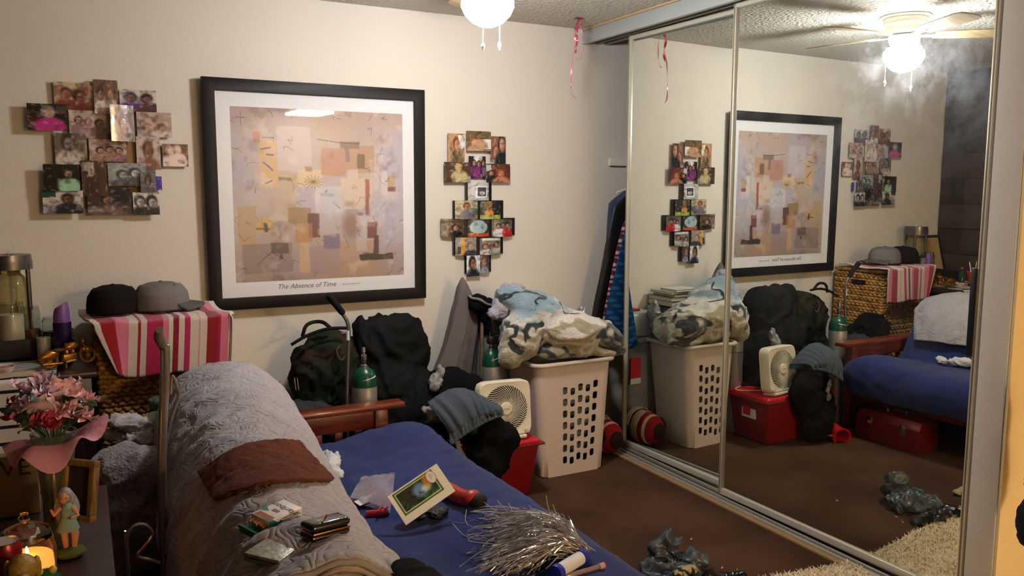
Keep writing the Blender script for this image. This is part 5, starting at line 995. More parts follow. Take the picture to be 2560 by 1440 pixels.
# bins behind the laundry
frost = mat('frosted_plastic', 'c3c6c8', .35, trans=.55, alpha=.9, ior=1.1); 
bn = thing('storage_bin', 'cloudy plastic bin with a dark lid behind the fan and the gas cylinder', 'bin', (-.66, -.17, 0))
MB().tbox((-.66, -.125, .01), (.14, .09), (.155, .105), .755).build('bin_body', frost, bn, bevel=.02, seg=3); MB().tbox((-.66, -.125, .766), (.165, .115), (.16, .11), .025).build('lid', mat('bin_lid', '2c2b30', .4), bn, bevel=.008)
MB().tbox((-.66, -.125, .03), (.12, .075), (.13, .09), .5, ).build('contents', mat('bin_contents', '3d4350', .9, col2='6b5b58', cscale=12), bn)
for i, (nm, c, s_, cl, lb) in enumerate([('book', (-.56, -.13), (.15, .11, .032), '3b3836', 'dark book at the bottom of the stack on the bin'), ('book', (-.55, -.13), (.14, .105, .024), '7a7468', 'grey-brown book, second from the bottom of the stack'), ('book', (-.57, -.13), (.13, .10, .02), '55504e', 'dark grey book in the middle of the stack'), ('book', (-.55, -.13), (.135, .1, .016), 'b8b3a6', 'pale thin book near the top of the stack'), ('paperback', (-.53, -.17), (.09, .075, .014), 'cdc8bc', 'small white paperback at the top of the stack on the bin')]):
    z0 = .792+sum([.032, .024, .02, .016][:i]); t = thing(nm, lb, 'book', (c[0], c[1], z0), 'books on the cloudy bin')
    a, b_, h = s_; MB().box((c[0]-a+.004, c[1]-b_+.004, z0+.002), (c[0]+a-.002, c[1]+b_-.004, z0+h-.002)).build('pages', mat('pages', 'cfc8b0', .8), t)
    MB().box((c[0]-a, c[1]-b_, z0), (c[0]+a, c[1]+b_, z0+.002)).box((c[0]-a, c[1]-b_, z0+h-.002), (c[0]+a, c[1]+b_, z0+h)).box((c[0]-a, c[1]-b_, z0+.001), (c[0]-a+.003, c[1]+b_, z0+h-.001)).build('cover', mat('cover_'+cl, cl, .5), t)
bn2 = thing('storage_bin', 'tall clear plastic bin with a red sticker, behind the hamper by the closet', 'bin', (-.22, -.17, 0))
clearp = mat('clear_plastic', 'c9c4c4', .15, trans=.7, ior=1.15)
MB().tbox((-.215, -.12, .005), (.105, .085), (.125, .095), .585).build('bin_body', clearp, bn2, bevel=.02, seg=3); MB().tbox((-.215, -.12, .59), (.135, .105), (.135, .105), .03).build('rim', mat('rim_plastic', 'a8a9b0', .3, trans=.3), bn2, bevel=.006)
MB().ball((-.2, -.12, .14), (.08, .07, .11)).ball((-.24, -.12, .34), (.07, .06, .1)).build('bundle', mat('bin_bundle', '6b5f60', .9, col2='8d7270', cscale=10), bn2); MB().ball((-.19, -.14, .45), (.05, .04, .05)).build('red_bundle', mat('red_bundle', 'a83a30', .8), bn2)
MB().box((-.18, -.222, .36), (-.1, -.214, .5)).build('sticker', mat('sticker_red', 'b0202c', .4), bn2); MB().box((-.18, -.223, .34), (-.1, -.215, .375)).build('sticker_strip', mat('sticker_white', 'c9c9c5', .5), bn2)
b3 = thing('frosted_tub', 'frosted upside-down tub with a red latch on top of the clear bin', 'tub', (-.2, -.165, .62)); MB().tbox((-.205, -.125, .622), (.13, .105), (.115, .09), .15).build('tub_body', mat('frosted_tub', 'a8aba8', .4, trans=.2), b3, bevel=.025, seg=3); MB().box((-.23, -.15, .772), (-.14, -.09, .786)).build('latch', mat('latch_red', '8f1420', .4), b3, bevel=.003)
tag(MB().box((-.075, -.22, .0), (-.06, -.03, .55)).build('cardboard_sheet', mat('cardboard', '8b6844', .85)), 'brown cardboard sheet standing beside the clear bin at the closet track', 'cardboard')
# red and cream sports bag
sb = thing('sports_bag', 'red and cream rolled sports bag on the floor between hamper and mirror door', 'bag', (-.13, -.38, 0))
def stripe(u, v):
    x = v
    if x < .22: return '8e1720' if x > .06 else '2a1a1a'
    return 'cdb89b' if (x < .30 or .42 < x < .66 or .76 < x < .8) else '8e1720'
b = MB(); NP = 22
def sbag(u, v):
    a = 2*PI*u; prf = math.sin(PI*min(1, max(0, v)))**.35; return (-.115+(.088*prf)*math.cos(a), -.48+.27*v, .102+(.1*prf)*math.sin(a)+.004*ridge((math.cos(a), v*3, math.sin(a)), 2))
b.sheet(sbag, 40, 40, 0, stripe).build('bag_body', colmat('bag_print', .8, bump=.2, bscale=200), sb, smooth=180, recalc=True)
MB().sheet(lambda u, v: (-.115+.094*math.cos(PI*.05+PI*.9*u), -.30+.035*v, .105+.106*math.sin(PI*.05+PI*.9*u)), 20, 2, .003).build('strap', mat('cream_strap', 'cdb89b', .85), sb)
MB().ball((-.18, -.40, .12), (.03, .05, .05)).build('dark_pocket', blk1, sb)

# ---- red tote, fan, clothes on it
rt = thing('storage_tote', 'red plastic storage tote on the carpet with the box fan on its lid', 'tote', (-1.05, -.60, 0)); rp = mat('tote_red', '740a11', .38, bump=.05, bscale=20); rl = mat('tote_lid_red', 'b2121f', .38)
MB().tbox((-1.055, -.60, .002), (.235, .135), (.275, .165), .275).build('tote_body', rp, rt, bevel=.02, seg=3); MB().tbox((-1.055, -.60, .265), (.295, .18), (.295, .18), .012).build('rim', rp, rt, bevel=.005)
MB().tbox((-1.055, -.60, .276), (.28, .168), (.265, .155), .022).build('lid', rl, rt, bevel=.01, seg=3)
MB().box((-.797, -.66, .15), (-.79, -.55, .235)).build('sticker', mat('sticker_white', 'c9c9c5', .5), rt); MB().box((-.7905, -.62, .165), (-.7885, -.56, .23)).build('sticker_print', mat('sticker_red', 'b0202c', .4), rt)
# box fan: normal towards viewer, turned a little to the mirror
Fm = frameM((-.945, -.70, .300), (.97, -.10, .0), (-.0, .12, .99)); fa = thing('box_fan', 'off-white square table fan with spiral grille standing on the red tote', 'fan', (-.96, -.68, .3))
cream = mat('fan_cream', 'd6ccb3', .4); S_ = .27; rg = .113; cz = .150
# front face plate with a round opening
N = 48; bfan = MB(Fm); ring = [(rg*math.cos(2*PI*k/N), cz+rg*math.sin(2*PI*k/N)) for k in range(N)]
def sq(k, hw, rr):
    a = 2*PI*k/N; c, s2 = math.cos(a), math.sin(a); q = 1/((abs(c)**8+abs(s2)**8)**(1/8)); return (hw*q*c, cz+hw*q*s2)
out_ = [sq(k, S_/2-.006, 0) for k in range(N)]; out2 = [sq(k, S_/2, 0) for k in range(N)]
V = [(x, z, .030) for x, z in ring]+[(x, z, .034) for x, z in out_]+[(x, z, .024) for x, z in out2]+[(x, z, -.03) for x, z in out2]+[(x, z, -.034) for x, z in out_]+[(x, z, -.03) for x, z in ring]
Fs = []
for l in range(5): Fs += [(l*N+k, l*N+(k+1) % N, (l+1)*N+(k+1) % N, (l+1)*N+k) for k in range(N)]
Fs += [(5*N+k, 5*N+(k+1) % N, (k+1) % N, k) for k in range(N)]
bfan.add(V, Fs).build('housing', cream, fa, smooth=50)
def swirl(zd, n, nm, tw):
    b = MB(Fm)
    for k in range(n):
        P = []
        for j in range(9):
            r_ = .026+(rg+.002-.026)*j/8; a = 2*PI*k/n+tw*(j/8)**1.0; P.append((r_*math.cos(a), cz+r_*math.sin(a), zd+.007*math.sin(PI*j/8)))
        b.tube(P, .0019 if zd > 0 else .0012, 4)
    return b.build(nm, cream if zd > 0 else mat('rear_shaded', '55503f', .6), fa, smooth=0)  # rear grille coloured dark to imitate the shade inside the fan
g = swirl(.031, 52, 'front_grille', .8); g['kind'] = 'stuff'; g = swirl(-.036, 40, 'rear_grille', -.6); g['kind'] = 'stuff'
MB(Fm).lathe((0, cz, .030), [(0, 0), (.030, 0), (.032, .006), (.028, .011), (0, .013)], 28).build('centre_badge', cream, fa)
text('badge_lettering', 'Holmes', .010, Fm @ Matrix.Translation((0, cz, .0434)), mat('badge_grey', '8a8576', .5), fa, .0002)
MB(Fm).lathe((0, cz, -.026), [(0, 0), (.11, 0), (.11, .003), (.03, .003), (.024, .035), (0, .035)], 20, 'z').build('motor_and_shade_disc', mat('inner_shade', '2b2a26', .6), fa)  # hub plus a wide dark disc that paints the shade behind the grille
for k in range(5):
    a0 = 2*PI*k/5; MB(Fm).sheet(lambda u, v: ((.022+.083*u)*math.cos(a0+v*.75+.25*u), cz+(.022+.083*u)*math.sin(a0+v*.75+.25*u), -.012+.026*v), 6, 5, .0015).build('fan_blade', mat('blade_shaded', '2b2820', .6), fa)  # blade colour darkened to carry the interior shade
kb = MB(Fm).lathe((.105, .036, .034), [(0, 0), (.012, 0), (.011, .012), (0, .013)], 18).build('knob', cream, fa); MB(Fm).box((.1035, .026, .046), (.1065, .046, .052)).build('knob_grip', cream, kb)
MB(Fm).box((-.10, -.001, -.045), (.10, .016, .045)).build('foot', cream, fa, bevel=.006); MB(Fm).ball((.088, .012, .045), (.012, .008, .006), 10).build('white_clip', mat('white_enamel', 'ece7d8', .4), fa)
MB().tube(crom([(-.9, -.64, .31), (-.8, -.55, .303), (-.78, -.5, .303), (-.86, -.46, .303)], 6), .0028, 6).build('power_cord', cream, fa)

# clothes between the futon and the tote
gs = mat('grey_athletic', '474d54', .85, bump=.2, bscale=150)
so_ = thing('grey_shorts', 'dull grey gathered shorts on top of the clothes pile beside the fan', 'shorts', (-1.15, -.78, .35))
def shorts(u, v):
    a = at(1128+128*u, 1108-72*u-8*math.sin(PI*u), y=-.85); t = at(1070+165*u, 1012-38*math.sin(PI*min(1, u*1.05))+10*u, y=-.70); p = a*(1-v)+t*v
    pl = (.017*(1-abs(math.sin(u*23+3*v*(1-u)+1.2*math.sin(u*9)))**.6)*(1-v**2*.75)) if v > .13 else .002*math.sin(u*90)
    bulge = .055*math.sin(PI*min(1, .08+.84*v))*(.45+.55*math.sin(PI*(.12+.76*u)))
    return p+Vector((-.1, -.75, .65))*(bulge+pl*1.4)-(Vector((0, 0, .012)) if v < .13 else Vector())
MB().sheet(shorts, 130, 40, -.012).build('cloth_body', gs, so_, smooth=180)
MB().sheet(lambda u, v: shorts(u, .13*v)+Vector((0, -.006, .002)), 90, 5, -.004).build('waistband', mat('waist_grey', '666a6d', .9, bump=.5, bscale=80), so_, smooth=180)
cloth('green_shirt', [((-1.13, -.77, .39), (.10, .05, .035), (0, 25, 0)), ((-1.05, -.73, .47), (.07, .05, .02), (0, 15, 0))], mat('dark_green_cloth', '123a2a', .9), 'dark green shirt edge showing under the grey shorts', 'shirt', vox=.007, fold=.008, seed=51)
cloth('black_pants', [((-1.05, -.80, .37), (.11, .075, .07), (0, 12, 0)), ((-.99, -.80, .32), (.08, .06, .07)), ((-1.10, -.81, .24), (.12, .06, .12)), ((-1.15, -.82, .12), (.13, .06, .13)), ((-1.02, -.80, .26), (.07, .05, .09))], blk2, 'black pants hanging down over the left front of the red tote', 'pants', fold=.012, fs=8, seed=52, zmin=0.0)
cloth('dark_clothes', [((-1.28, -.70, .33), (.09, .08, .10)), ((-1.27, -.74, .16), (.10, .08, .17)), ((-1.33, -.64, .36), (.07, .06, .07))], mat('navy_black', '101319', .9), 'navy black clothes wedged between the futon seat and the red tote', zmin=0.0, fold=.014, seed=53)
cloth('knit_scarf', [((-1.345, -.68, .49), (.035, .03, .022)), ((-1.325, -.70, .455), (.03, .03, .03)), ((-1.30, -.68, .50), (.03, .025, .014))], mat('cream_knit', '8d8577', .95, bump=.6, bscale=150), 'small cream knitted scrap behind the grey shorts', 'scarf', vox=.006, fold=.01, fs=18, seed=54)
cloth('white_bag_scrap', [((-1.24, -.81, .33), (.02, .012, .05), (0, -20, 0)), ((-1.225, -.82, .27), (.02, .012, .03))], mat('plastic_grey', '77787c', .3), 'crinkled grey plastic scrap beside the navy black clothes', 'plastic', vox=.005, fold=.007, fs=30, seed=55)
cloth('clothes_heap', [((-1.17, -.62, .36), (.13, .09, .10)), ((-1.02, -.6, .36), (.10, .1, .08))], blk2, 'black clothes under the grey shorts on the tote lid', fold=.012, seed=56)

# ---- laundry hamper with slotted front
lp = mat('hamper_white', 'c8b7a8', .5); lh = thing('laundry_hamper', 'tall off-white plastic laundry hamper with slotted front holding the blanket', 'hamper', (-.46, -.44, 0))
LT = dict(z=.605, x0=-.697, x1=-.225, y0=-.575, y1=-.22); LB = dict(z=.0, x0=-.655, x1=-.268, y0=-.565, y1=-.27)
def hp_(u, v, side='f'):
    "point on the hamper wall; v = height fraction"
    g_ = lambda k: LB[k]*(1-v)+LT[k]*v
    if side == 'f': return Vector((g_('x0')+(g_('x1')-g_('x0'))*u, g_('y0'), g_('z')))
    if side == 'r': return Vector((g_('x1'), g_('y0')+(g_('y1')-g_('y0'))*u, g_('z')))
    if side == 'l': return Vector((g_('x0'), g_('y1')+(g_('y0')-g_('y1'))*u, g_('z')))
    return Vector((g_('x1')+(g_('x0')-g_('x1'))*u, g_('y1'), g_('z')))
slots = [(.365+.105*c, .125+.104*r+(.012 if c % 2 == 0 else -.010)+.008*c) for c in range(5) for r in range(7)]
b = MB(); us = [0, .10]+[.365-.0525+.105*c for c in range(6)]+[.90, 1]; 
def slotcell(uc, u0, u1, v0, v1, vc):
    hw, hh = .032, .034; n = 12; inn = []; outr = []
    for k in range(n):
        a = 2*PI*(k+.5)/n; c, s2 = math.cos(a), math.sin(a); inn.append((uc+hw*max(-1, min(1, 1.25*c)), vc+hh*(s2*.62+.38*(1 if s2 > 0 else -1))*1.0))
        q = 1/max(abs(c), abs(s2)); outr.append(((u0+u1)/2+(u1-u0)/2*c*q, (v0+v1)/2+(v1-v0)/2*s2*q))
    return inn, outr
pan = MB(); rows_v = [.125-.052+.104*r for r in range(8)]
def padd(quv): pan.add([hp_(u, v) for u, v in quv]+[hp_(u, v)+Vector((0, .004, 0)) for u, v in quv], [tuple(range(len(quv))), tuple(range(2*len(quv)-1, len(quv)-1, -1))])
u_l, u_r = us[2], us[7]
for c in range(5):
    dv = (.012 if c % 2 == 0 else -.010)+.008*c
    for r in range(7):
        u0, u1 = us[2+c], us[3+c]; v0, v1 = rows_v[r]+dv, rows_v[r+1]+dv
        inn, outr = slotcell((u0+u1)/2, u0, u1, v0, v1, (v0+v1)/2); n = len(inn)
        # corner points are needed for a watertight cell
        for k in range(n):
            k2 = (k+1) % n; q = [outr[k], outr[k2], inn[k2], inn[k]]
            a_, b__ = outr[k], outr[k2]
            if abs(a_[0]-b__[0]) > 1e-9 and abs(a_[1]-b__[1]) > 1e-9:
                cx1 = u0 if min(abs(a_[0]-u0), abs(b__[0]-u0)) < 1e-6 else u1; cy1 = v0 if min(abs(a_[1]-v0), abs(b__[1]-v0)) < 1e-6 else v1; q = [outr[k], (cx1, cy1), outr[k2], inn[k2], inn[k]]
            padd(q)
        for k in range(n): 
            k2 = (k+1) % n; pan.add([hp_(*inn[k]), hp_(*inn[k2]), hp_(*inn[k2])+Vector((0, .004, 0)), hp_(*inn[k])+Vector((0, .004, 0))], [(0, 1, 2, 3)])
    padd([(us[2+c], 0), (us[3+c], 0), (us[3+c], rows_v[0]+dv), (us[2+c], rows_v[0]+dv)]); padd([(us[2+c], rows_v[7]+dv), (us[3+c], rows_v[7]+dv), (us[3+c], 1), (us[2+c], 1)])
padd([(.10, 0), (u_l, 0), (u_l, 1), (.10, 1)]); padd([(u_r, 0), (.90, 0), (.90, 1), (u_r, 1)])
pan.build('slotted_front', lp, lh, smooth=0)
sh = MB(); n = 7
def loop(v, ins=0):
    P = []
    g_ = lambda k: LB[k]*(1-v)+LT[k]*v
    x0, x1, y0, y1 = g_('x0')+ins, g_('x1')-ins, g_('y0')+ins, g_('y1')-ins; r_ = .10*(x1-x0)
    for cx, cy, a0 in ((x1-r_, y0+r_, -90), (x1-r_, y1-r_, 0), (x0+r_, y1-r_, 90), (x0+r_, y0+r_, 180)):
        for k in range(5): a = R(a0+90*k/4); P.append((cx+r_*math.cos(a), cy+r_*math.sin(a), g_('z')))
    return P
vlev = [0, .01, .2, .4, .6, .8, 1]; rr_ = [loop(v, .006 if v == 0 else 0) for v in vlev]; nl = len(rr_[0])
V = [p for l in rr_ for p in l]; Fq = []
for j in range(len(vlev)-1):
    for k in range(nl-1): Fq.append((j*nl+k, j*nl+k+1, (j+1)*nl+k+1, (j+1)*nl+k))   # the open edge is the slotted front
Fq.append(tuple(range(nl-1, -1, -1))); sh.add(V, Fq).build('shell', lp, lh, smooth=50)
rimL = loop(1, -.012); MB().tube([(x, y, z+.004) for x, y, z in rimL], .012, 8, closed=True).build('rim', lp, lh, smooth=180)
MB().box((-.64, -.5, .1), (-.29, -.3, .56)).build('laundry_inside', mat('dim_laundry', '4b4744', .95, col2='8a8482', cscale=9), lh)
for x in (-.64, -.29): MB().lathe((x, -.285, .032), [(0, -.012), (.03, -.012), (.032, 0), (.03, .012), (0, .012)], 18, 'x').build('wheel', mat('wheel_grey', '6b6d6f', .5), lh)
MB(frameM((-.2525, -.37, .44), (0, 1, 0), (.03, 0, 1))).box((-.02, -.03, .0), (.03, .02, .0015)).build('blue_sticker', mat('sticker_blue', '2a4f9a', .4), lh)
# blanket
bl_m = mat('fleece_blanket', 'b3a995', .95, bump=.7, bscale=130, sheen=.4); nt = bl_m.node_tree; tc = nt.nodes.new('ShaderNodeTexCoord'); pb_ = nt.nodes['Principled BSDF']
def ramp(node, stops, interp='LINEAR'):
    r = nt.nodes.new('ShaderNodeValToRGB'); r.color_ramp.interpolation = interp; e = r.color_ramp.elements; e[0].position, e[0].color = stops[0][0], (*lin(stops[0][1]), 1); e[1].position, e[1].color = stops[1][0], (*lin(stops[1][1]), 1)
    for p_, c_ in stops[2:]: q = e.new(p_); q.color = (*lin(c_), 1)
    nt.links.new(node.outputs[0], r.inputs[0]); return r
def nnode(sc, det=3, dist=.5, st=(1, 1, 1), loc=(0, 0, 0)):
    mp = nt.nodes.new('ShaderNodeMapping'); mp.inputs['Scale'].default_value = st; mp.inputs['Location'].default_value = loc; n_ = nt.nodes.new('ShaderNodeTexNoise'); n_.inputs['Scale'].default_value = sc; n_.inputs['Detail'].default_value = det; n_.inputs['Distortion'].default_value = dist
    nt.links.new(tc.outputs['Object'], mp.inputs[0]); nt.links.new(mp.outputs[0], n_.inputs['Vector']); return n_
sx_ = nt.nodes.new('ShaderNodeSeparateXYZ'); nt.links.new(tc.outputs['Object'], sx_.inputs[0])
hz1 = nt.nodes.new('ShaderNodeMath'); hz1.operation = 'MULTIPLY_ADD'; hz1.inputs[1].default_value = 1.35; nt.links.new(sx_.outputs['Z'], hz1.inputs[0]); nA = nnode(6, 3, .6, (1, 1, 2)); nh = nt.nodes.new('ShaderNodeMath'); nh.operation = 'MULTIPLY'; nh.inputs[1].default_value = .6; nt.links.new(nA.outputs[0], nh.inputs[0]); nt.links.new(nh.outputs[0], hz1.inputs[2])
base_ = ramp(hz1, [(.34, '8d8468'), (.42, 'a0967c'), (.46, 'cdc2b0'), (.51, '9b9070'), (.58, 'a0957a'), (.62, 'd8cfc2'), (.69, 'c4beb4'), (.73, '8fa3ab'), (.86, '7a929e')])
rd = nt.nodes.new('ShaderNodeMath'); rd.operation = 'SUBTRACT'; rd.inputs[1].default_value = .5; nB = nnode(3.0, 3, .5, (1, 1, 1.7), (3, 1, 2)); nt.links.new(nB.outputs[0], rd.inputs[0])
ra_ = nt.nodes.new('ShaderNodeMath'); ra_.operation = 'ABSOLUTE'; nt.links.new(rd.outputs[0], ra_.inputs[0]); tw_ = ramp(ra_, [(.0, '000000'), (.020, '000000'), (.034, 'ffffff')])
nC = nnode(9, 2, .2, (1, 1, 1), (7, 7, 7)); tw2 = ramp(nC, [(.40, 'ffffff'), (.46, '000000')]); lg_ = nt.nodes.new('ShaderNodeMixRGB'); lg_.blend_type = 'LIGHTEN'; lg_.inputs[0].default_value = 1; nt.links.new(tw_.outputs[0], lg_.inputs[1]); nt.links.new(tw2.outputs[0], lg_.inputs[2])
mx_ = nt.nodes.new('ShaderNodeMixRGB'); mx_.inputs[1].default_value = (*lin('2c302e'), 1); nt.links.new(lg_.outputs[0], mx_.inputs[0]); nt.links.new(base_.outputs[0], mx_.inputs[2]); nt.links.new(mx_.outputs[0], pb_.inputs['Base Color'])
fb = thing('fleece_blanket', 'bulky fleece blanket with tan, cream and pale blue twig print on the laundry hamper', 'blanket', (-.45, -.44, .6))
heap('blanket_body', [((-.46, -.44, .76), (.28, .20, .12), (0, 14, 0)), ((-.60, -.41, .86), (.20, .16, .12), (0, 22, 0)), ((-.72, -.38, .93), (.12, .11, .075), (0, 14, 0)), ((-.73, -.47, .76), (.12, .12, .15), (0, 24, 0)), ((-.80, -.49, .67), (.07, .08, .09), (0, 10, 0)), ((-.26, -.46, .73), (.15, .17, .085), (0, 26, 0)), ((-.26, -.53, .645), (.16, .07, .035), (0, 4, 0)), ((-.48, -.54, .665), (.20, .07, .045), (0, 0, 0)), ((-.72, -.31, .80), (.10, .1, .12))], bl_m, fb, vox=.009, fold=.010, fs=4.2, seed=61, fine=.0035, st=(1, 1, 1.6), smooth_it=9)
tag(heap('lavender_sheet', [((-.72, -.36, .985), (.07, .06, .035), (0, 10, 0)), ((-.80, -.38, .90), (.055, .05, .06)), ((-.85, -.39, .87), (.04, .04, .03))], mat('lavender_cotton', '9d9aa6', .95, bump=.4, bscale=60), vox=.006, fold=.010, fs=16, seed=61), 'pale lavender bedding bunched at the top left of the blanket', 'bedding')
tag(heap('plastic_bag_bundle', [((-.235, -.27, .76), (.04, .05, .09)), ((-.25, -.28, .69), (.04, .05, .06))], mat('shiny_silver_bag', '8f9099', .22, .3), vox=.006, fold=.012, fs=18, seed=62), 'shiny silver wrapped bundle behind the blanket, seen in the mirror', 'bundle')
tag(MB(Matrix.Translation((-.80, -.2, .87)) @ Matrix.Rotation(.3, 4, 'Y')).box((-.045, -.04, 0), (.045, .04, .016)).build('tape_case', mat('case_grey', '8a8286', .4), bevel=.003), 'small grey case on the junk behind the black cap', 'case')

# ---- closet clothes
def garment(name, cx, y0, ztop, zbot, wt, wb, th, m, label, cat, seed):
    t = thing(name, label, cat, (cx, y0, zbot), 'garments on the closet rod')
    def g(u, v):
        a = 2*PI*u; z = ztop+(zbot-ztop)*v; sh = min(1, v*9)**.5; wv = (.05*(1-sh)+sh*(wt+(wb-wt)*v**.8)); c, s2 = math.cos(a), math.sin(a)
        f = .012*math.sin(c*9+seed+z*1.5)*min(1, v*3)+.010*ridge((c*2, s2, z*1.3), 1.5, seed)
        return (cx+wv*c, y0+(th*(.4+.6*sh)+.5*f)*s2+f*.6, z-.05*abs(c)*(1-v)*sh+.012*math.sin(a*3+seed)*v)
    MB().sheet(g, 72, 44).build('cloth_body', m, t, smooth=180)
    MB().tube(crom([(cx, y0, ztop-.01), (cx, y0, 1.665), (cx+.02, y0, 1.69), (cx+.02, y0, 1.7), (cx, y0, 1.705)], 5), .003, 6).build('hanger_hook', chrome, t)
    MB().tube([(cx-wt*.8, y0, ztop-.045), (cx, y0, ztop+.012), (cx+wt*.8, y0, ztop-.045)], .006, 8).build('hanger', white_p, t); return t
rod = thing('closet_rod', 'white closet rod with its bracket shelf behind the mirror doors', 'rod', (.32, -.2, 1.68)); MB().tube([(.32, -.004, 1.68), (.32, -2.4, 1.68)], .016, 12).build('rod', white_p, rod); MB().box((.12, -.022, 1.655), (.6, -.004, 1.7)).build('rod_cleat', wall_m, rod, bevel=.002)
def plaid(m_, a, b__):
    nt = m_.node_tree; tc = nt.nodes.new('ShaderNodeTexCoord'); w1 = nt.nodes.new('ShaderNodeTexWave'); w1.bands_direction = 'Z'; w1.inputs['Scale'].default_value = 9; w2 = nt.nodes.new('ShaderNodeTexWave'); w2.bands_direction = 'DIAGONAL'; w2.inputs['Scale'].default_value = 7; mx = nt.nodes.new('ShaderNodeMath'); mx.operation = 'MULTIPLY'
    nt.links.new(tc.outputs['Object'], w1.inputs[0]); nt.links.new(tc.outputs['Object'], w2.inputs[0]); nt.links.new(w1.outputs[1], mx.inputs[0]); nt.links.new(w2.outputs[1], mx.inputs[1]); r = nt.nodes.new('ShaderNodeValToRGB'); r.color_ramp.elements[0].color = (*lin(a), 1); r.color_ramp.elements[1].color = (*lin(b__), 1); r.color_ramp.elements[0].position = .15; r.color_ramp.elements[1].position = .5
    nt.links.new(mx.outputs[0], r.inputs[0]); nt.links.new(r.outputs[0], nt.nodes['Principled BSDF'].inputs['Base Color']); return m_
garment('denim_jacket', .33, -.08, 1.54, .98, .245, .27, .03, mat('denim', '3f4c60', .9, bump=.4, bscale=150), 'faded blue denim shoulder showing behind the black leather jacket', 'jacket', 2)
garment('leather_jacket', .36, -.15, 1.56, .66, .26, .46, .04, mat('black_leather', '121014', .4, bump=.3, bscale=25), 'black leather jacket hanging at the open end of the closet', 'jacket', 5)
garment('plaid_shirt', .32, -.215, 1.45, .64, .2, .39, .016, plaid(mat('red_plaid', '6b2a33', .9), '5b2430', 'b9a6a6'), 'red and white plaid shirt next to the leather jacket', 'shirt', 8)
garment('blue_shirt', .30, -.275, 1.45, .58, .2, .41, .018, plaid(mat('blue_plaid', '14375e', .9), '11304f', '1d4f80'), 'deep blue checked shirt nearest the mirror door', 'shirt', 11)

# ---- under the futon, on the floor
tb = thing('toolbox', 'red metal toolbox on the carpet under the futon seat, seen in the mirror', 'toolbox', (-1.53, -1.08, 0)); tr_ = mat('toolbox_red', '5f0b10', .35, .2)
MB().box((-1.63, -1.28, .002), (-1.44, -.86, .13)).build('box_body', tr_, tb, bevel=.006)
MB().add([(-1.63, y, .131) for y in (-1.28, -.86)]+[(-1.44, y, .131) for y in (-1.28, -.86)]+[(-1.60, y, .185) for y in (-1.275, -.865)]+[(-1.47, y, .185) for y in (-1.275, -.865)], [(0, 2, 6, 4), (1, 5, 7, 3), (2, 3, 7, 6), (0, 4, 5, 1), (4, 6, 7, 5), (0, 1, 3, 2)]).build('lid', tr_, tb, bevel=.005)
MB().tube(crom([(-1.535, -1.13, .186), (-1.535, -1.12, .215), (-1.535, -1.02, .215), (-1.535, -1.01, .186)], 5), .006, 8).build('carry_handle', chrome, tb)
for y in (-1.18, -.96): MB().box((-1.44, y-.02, .09), (-1.432, y+.02, .155)).build('latch', chrome, tb, bevel=.002)
pp = thing('plastic_pitcher', 'red plastic cup lying on its side on the carpet in front of the toolbox', 'cup', (-1.31, -.86, 0)); Mp = Matrix.Translation((-1.30, -.80, .055)) @ Matrix.Rotation(R(100), 4, 'X') @ Matrix.Rotation(R(20), 4, 'Y')
MB(Mp).lathe((0, 0, 0), [(0, 0), (.042, 0), (.050, .11), (.058, .115), (.058, .12), (.047, .118), (.039, .006), (0, .006)], 26).build('cup_body', mat('cup_red', 'b5161c', .35), pp); MB(Mp).tube(crom([(.045, 0, .03), (.08, 0, .035), (.085, 0, .08), (.05, 0, .1)], 6), .006, 8).build('handle', mat('cup_red', 'b5161c', .35), pp)
# crumpled bin bag
bg = mat('bin_bag_grey', '43484a', .38)
bag = heap('bin_bag', [((-.74, -1.73, .025), (.13, .10, .03)), ((-.70, -1.67, .06), (.07, .04, .055), (0, 30, 0)), ((-.64, -1.72, .04), (.09, .06, .03), (0, 20, 0)), ((-.82, -1.72, .02), (.06, .05, .02))], bg, vox=.005, fold=.034, fs=8.5, seed=70, fine=.001, zmin=.002)
tag(bag, 'crumpled dark grey bin bag on the carpet at the foot of the futon', 'plastic bag')
cloth('black_bag', [((-.64, -1.90, .02), (.14, .06, .022)), ((-.72, -1.90, .02), (.10, .06, .02))], mat('bag_black', '0c0c0e', .25), 'flat black plastic bag beside the grey bin bag', 'plastic bag', vox=.008, fold=.018, fs=12, seed=71, zmin=.002)
p = at(1700, 1432, z=.11); sh_ = thing('shoe', 'tan camouflage patterned shoe toe lying on the grey bin bag', 'shoe', (p.x, p.y, .09)); heap('shoe_upper', [((p.x, p.y-.01, .115), (.05, .03, .025), (0, 0, 20)), ((p.x+.05, p.y+.0, .11), (.03, .028, .02))], mat('tan_camo', '9b8a66', .8, col2='2b2620', cscale=40, sharp=(.5, .54)), sh_, vox=.005, fold=.002); MB().ball((p.x+.015, p.y-.01, .096), (.075, .036, .008), 20).build('sole', blk_r, sh_)
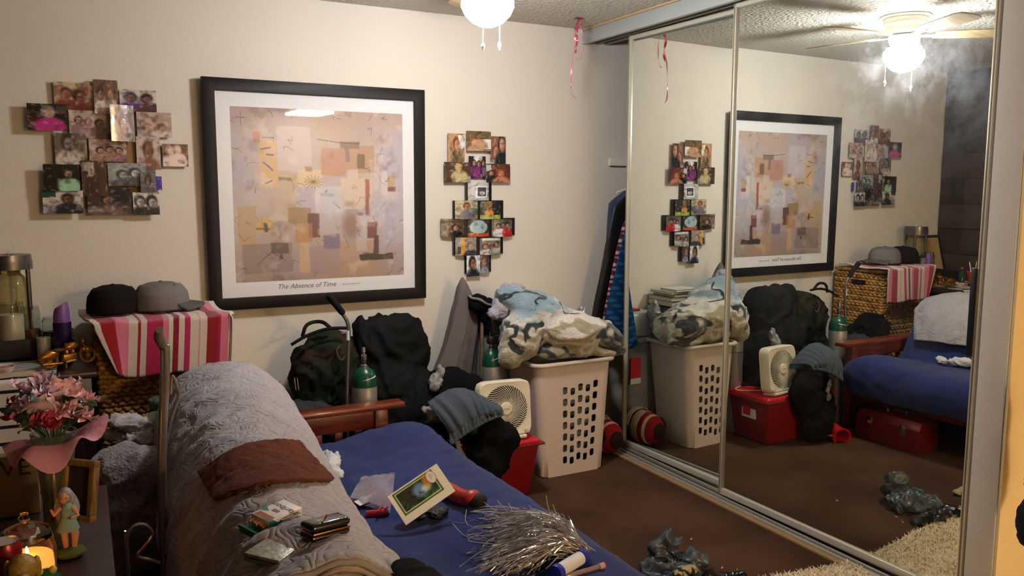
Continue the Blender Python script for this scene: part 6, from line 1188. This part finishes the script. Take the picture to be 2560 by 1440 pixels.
# rug
rg0 = struct if 0 else None
rx0, rx1, ry0, ry1 = -1.6, -.05, -3.9, -2.0
rug = thing('shag_rug', 'cream shaggy rug lying along the mirror doors at the lower right', 'rug', (-.8, -2.9, 0))
def rug_edge(x): return ry1+.008*math.sin(x*40)+(-.20)*max(0, (-x-.05))*.95 if 0 else ry1+.006*math.sin(x*37)+.13*(x+.05)*-1
MB(Matrix.Translation((0, 0, .002))).add([(rx0, ry0, 0), (rx1, ry0, 0), (rx1, ry1, 0), (rx0, ry1+.22, 0), (rx0, ry0, .012), (rx1, ry0, .012), (rx1, ry1, .012), (rx0, ry1+.22, .012)], [(0, 3, 2, 1), (4, 5, 6, 7), (0, 1, 5, 4), (1, 2, 6, 5), (2, 3, 7, 6), (3, 0, 4, 7)]).build('rug_base', mat('rug_base', 'c9b898', .95), rug)
random.seed(8); b = MB(); vs2 = []; fs2 = []
for k in range(26000):
    x = random.uniform(rx0, rx1); top = ry1+(rx1-x)/(rx1-rx0)*.22; y = top-random.random()**1.3*1.5; a = random.uniform(0, 6.28); h = random.uniform(.006, .016); l_ = random.uniform(.008, .022); c, s2 = math.cos(a), math.sin(a); i = len(vs2)
    vs2 += [(x-s2*.0035, y+c*.0035, .012), (x+s2*.0035, y-c*.0035, .012), (x+c*l_, y+s2*l_, .012+h)]; fs2.append((i, i+1, i+2))
b.v = vs2; b.f = fs2; b.c = [None]*len(fs2); q = b.build('pile', mat('shag_cream', 'e2d3b8', .95, col2='cdb994', cscale=9), rug, smooth=0); q['kind'] = 'stuff'
# little debris on the carpet
for i, (px, py, lb) in enumerate([(1728, 1348, 'white crumb on the carpet above the grey bin bag'), (1842, 1430, 'short tan twig on the carpet near the rug'), (1805, 1420, 'tiny white scrap right of the bin bag')]):
    p = at(px, py, z=.004); tag(MB(Matrix.Translation(p)).ball((0, 0, 0), (.006, .004, .003), 8).tube([(0, 0, 0), (.006, .004, .012 if i == 1 else .004)], .0015, 5).build('lint', mat('lint', 'b8ad9c', .9)), lb, 'debris')
# dark jacket at the right edge
cloth('hanging_jacket', [((-.05, -2.74, .62), (.10, .06, .16)), ((-.10, -2.74, .46), (.085, .06, .10), (0, 20, 0)), ((-.03, -2.72, .8), (.06, .05, .14))], mat('dark_knit', '26262c', .9, bump=.8, bscale=50, stretch=(1, 1, 6)), 'dark grey knitted sleeve hanging at the right edge by the hall wall', 'jacket', fold=.008, seed=80)
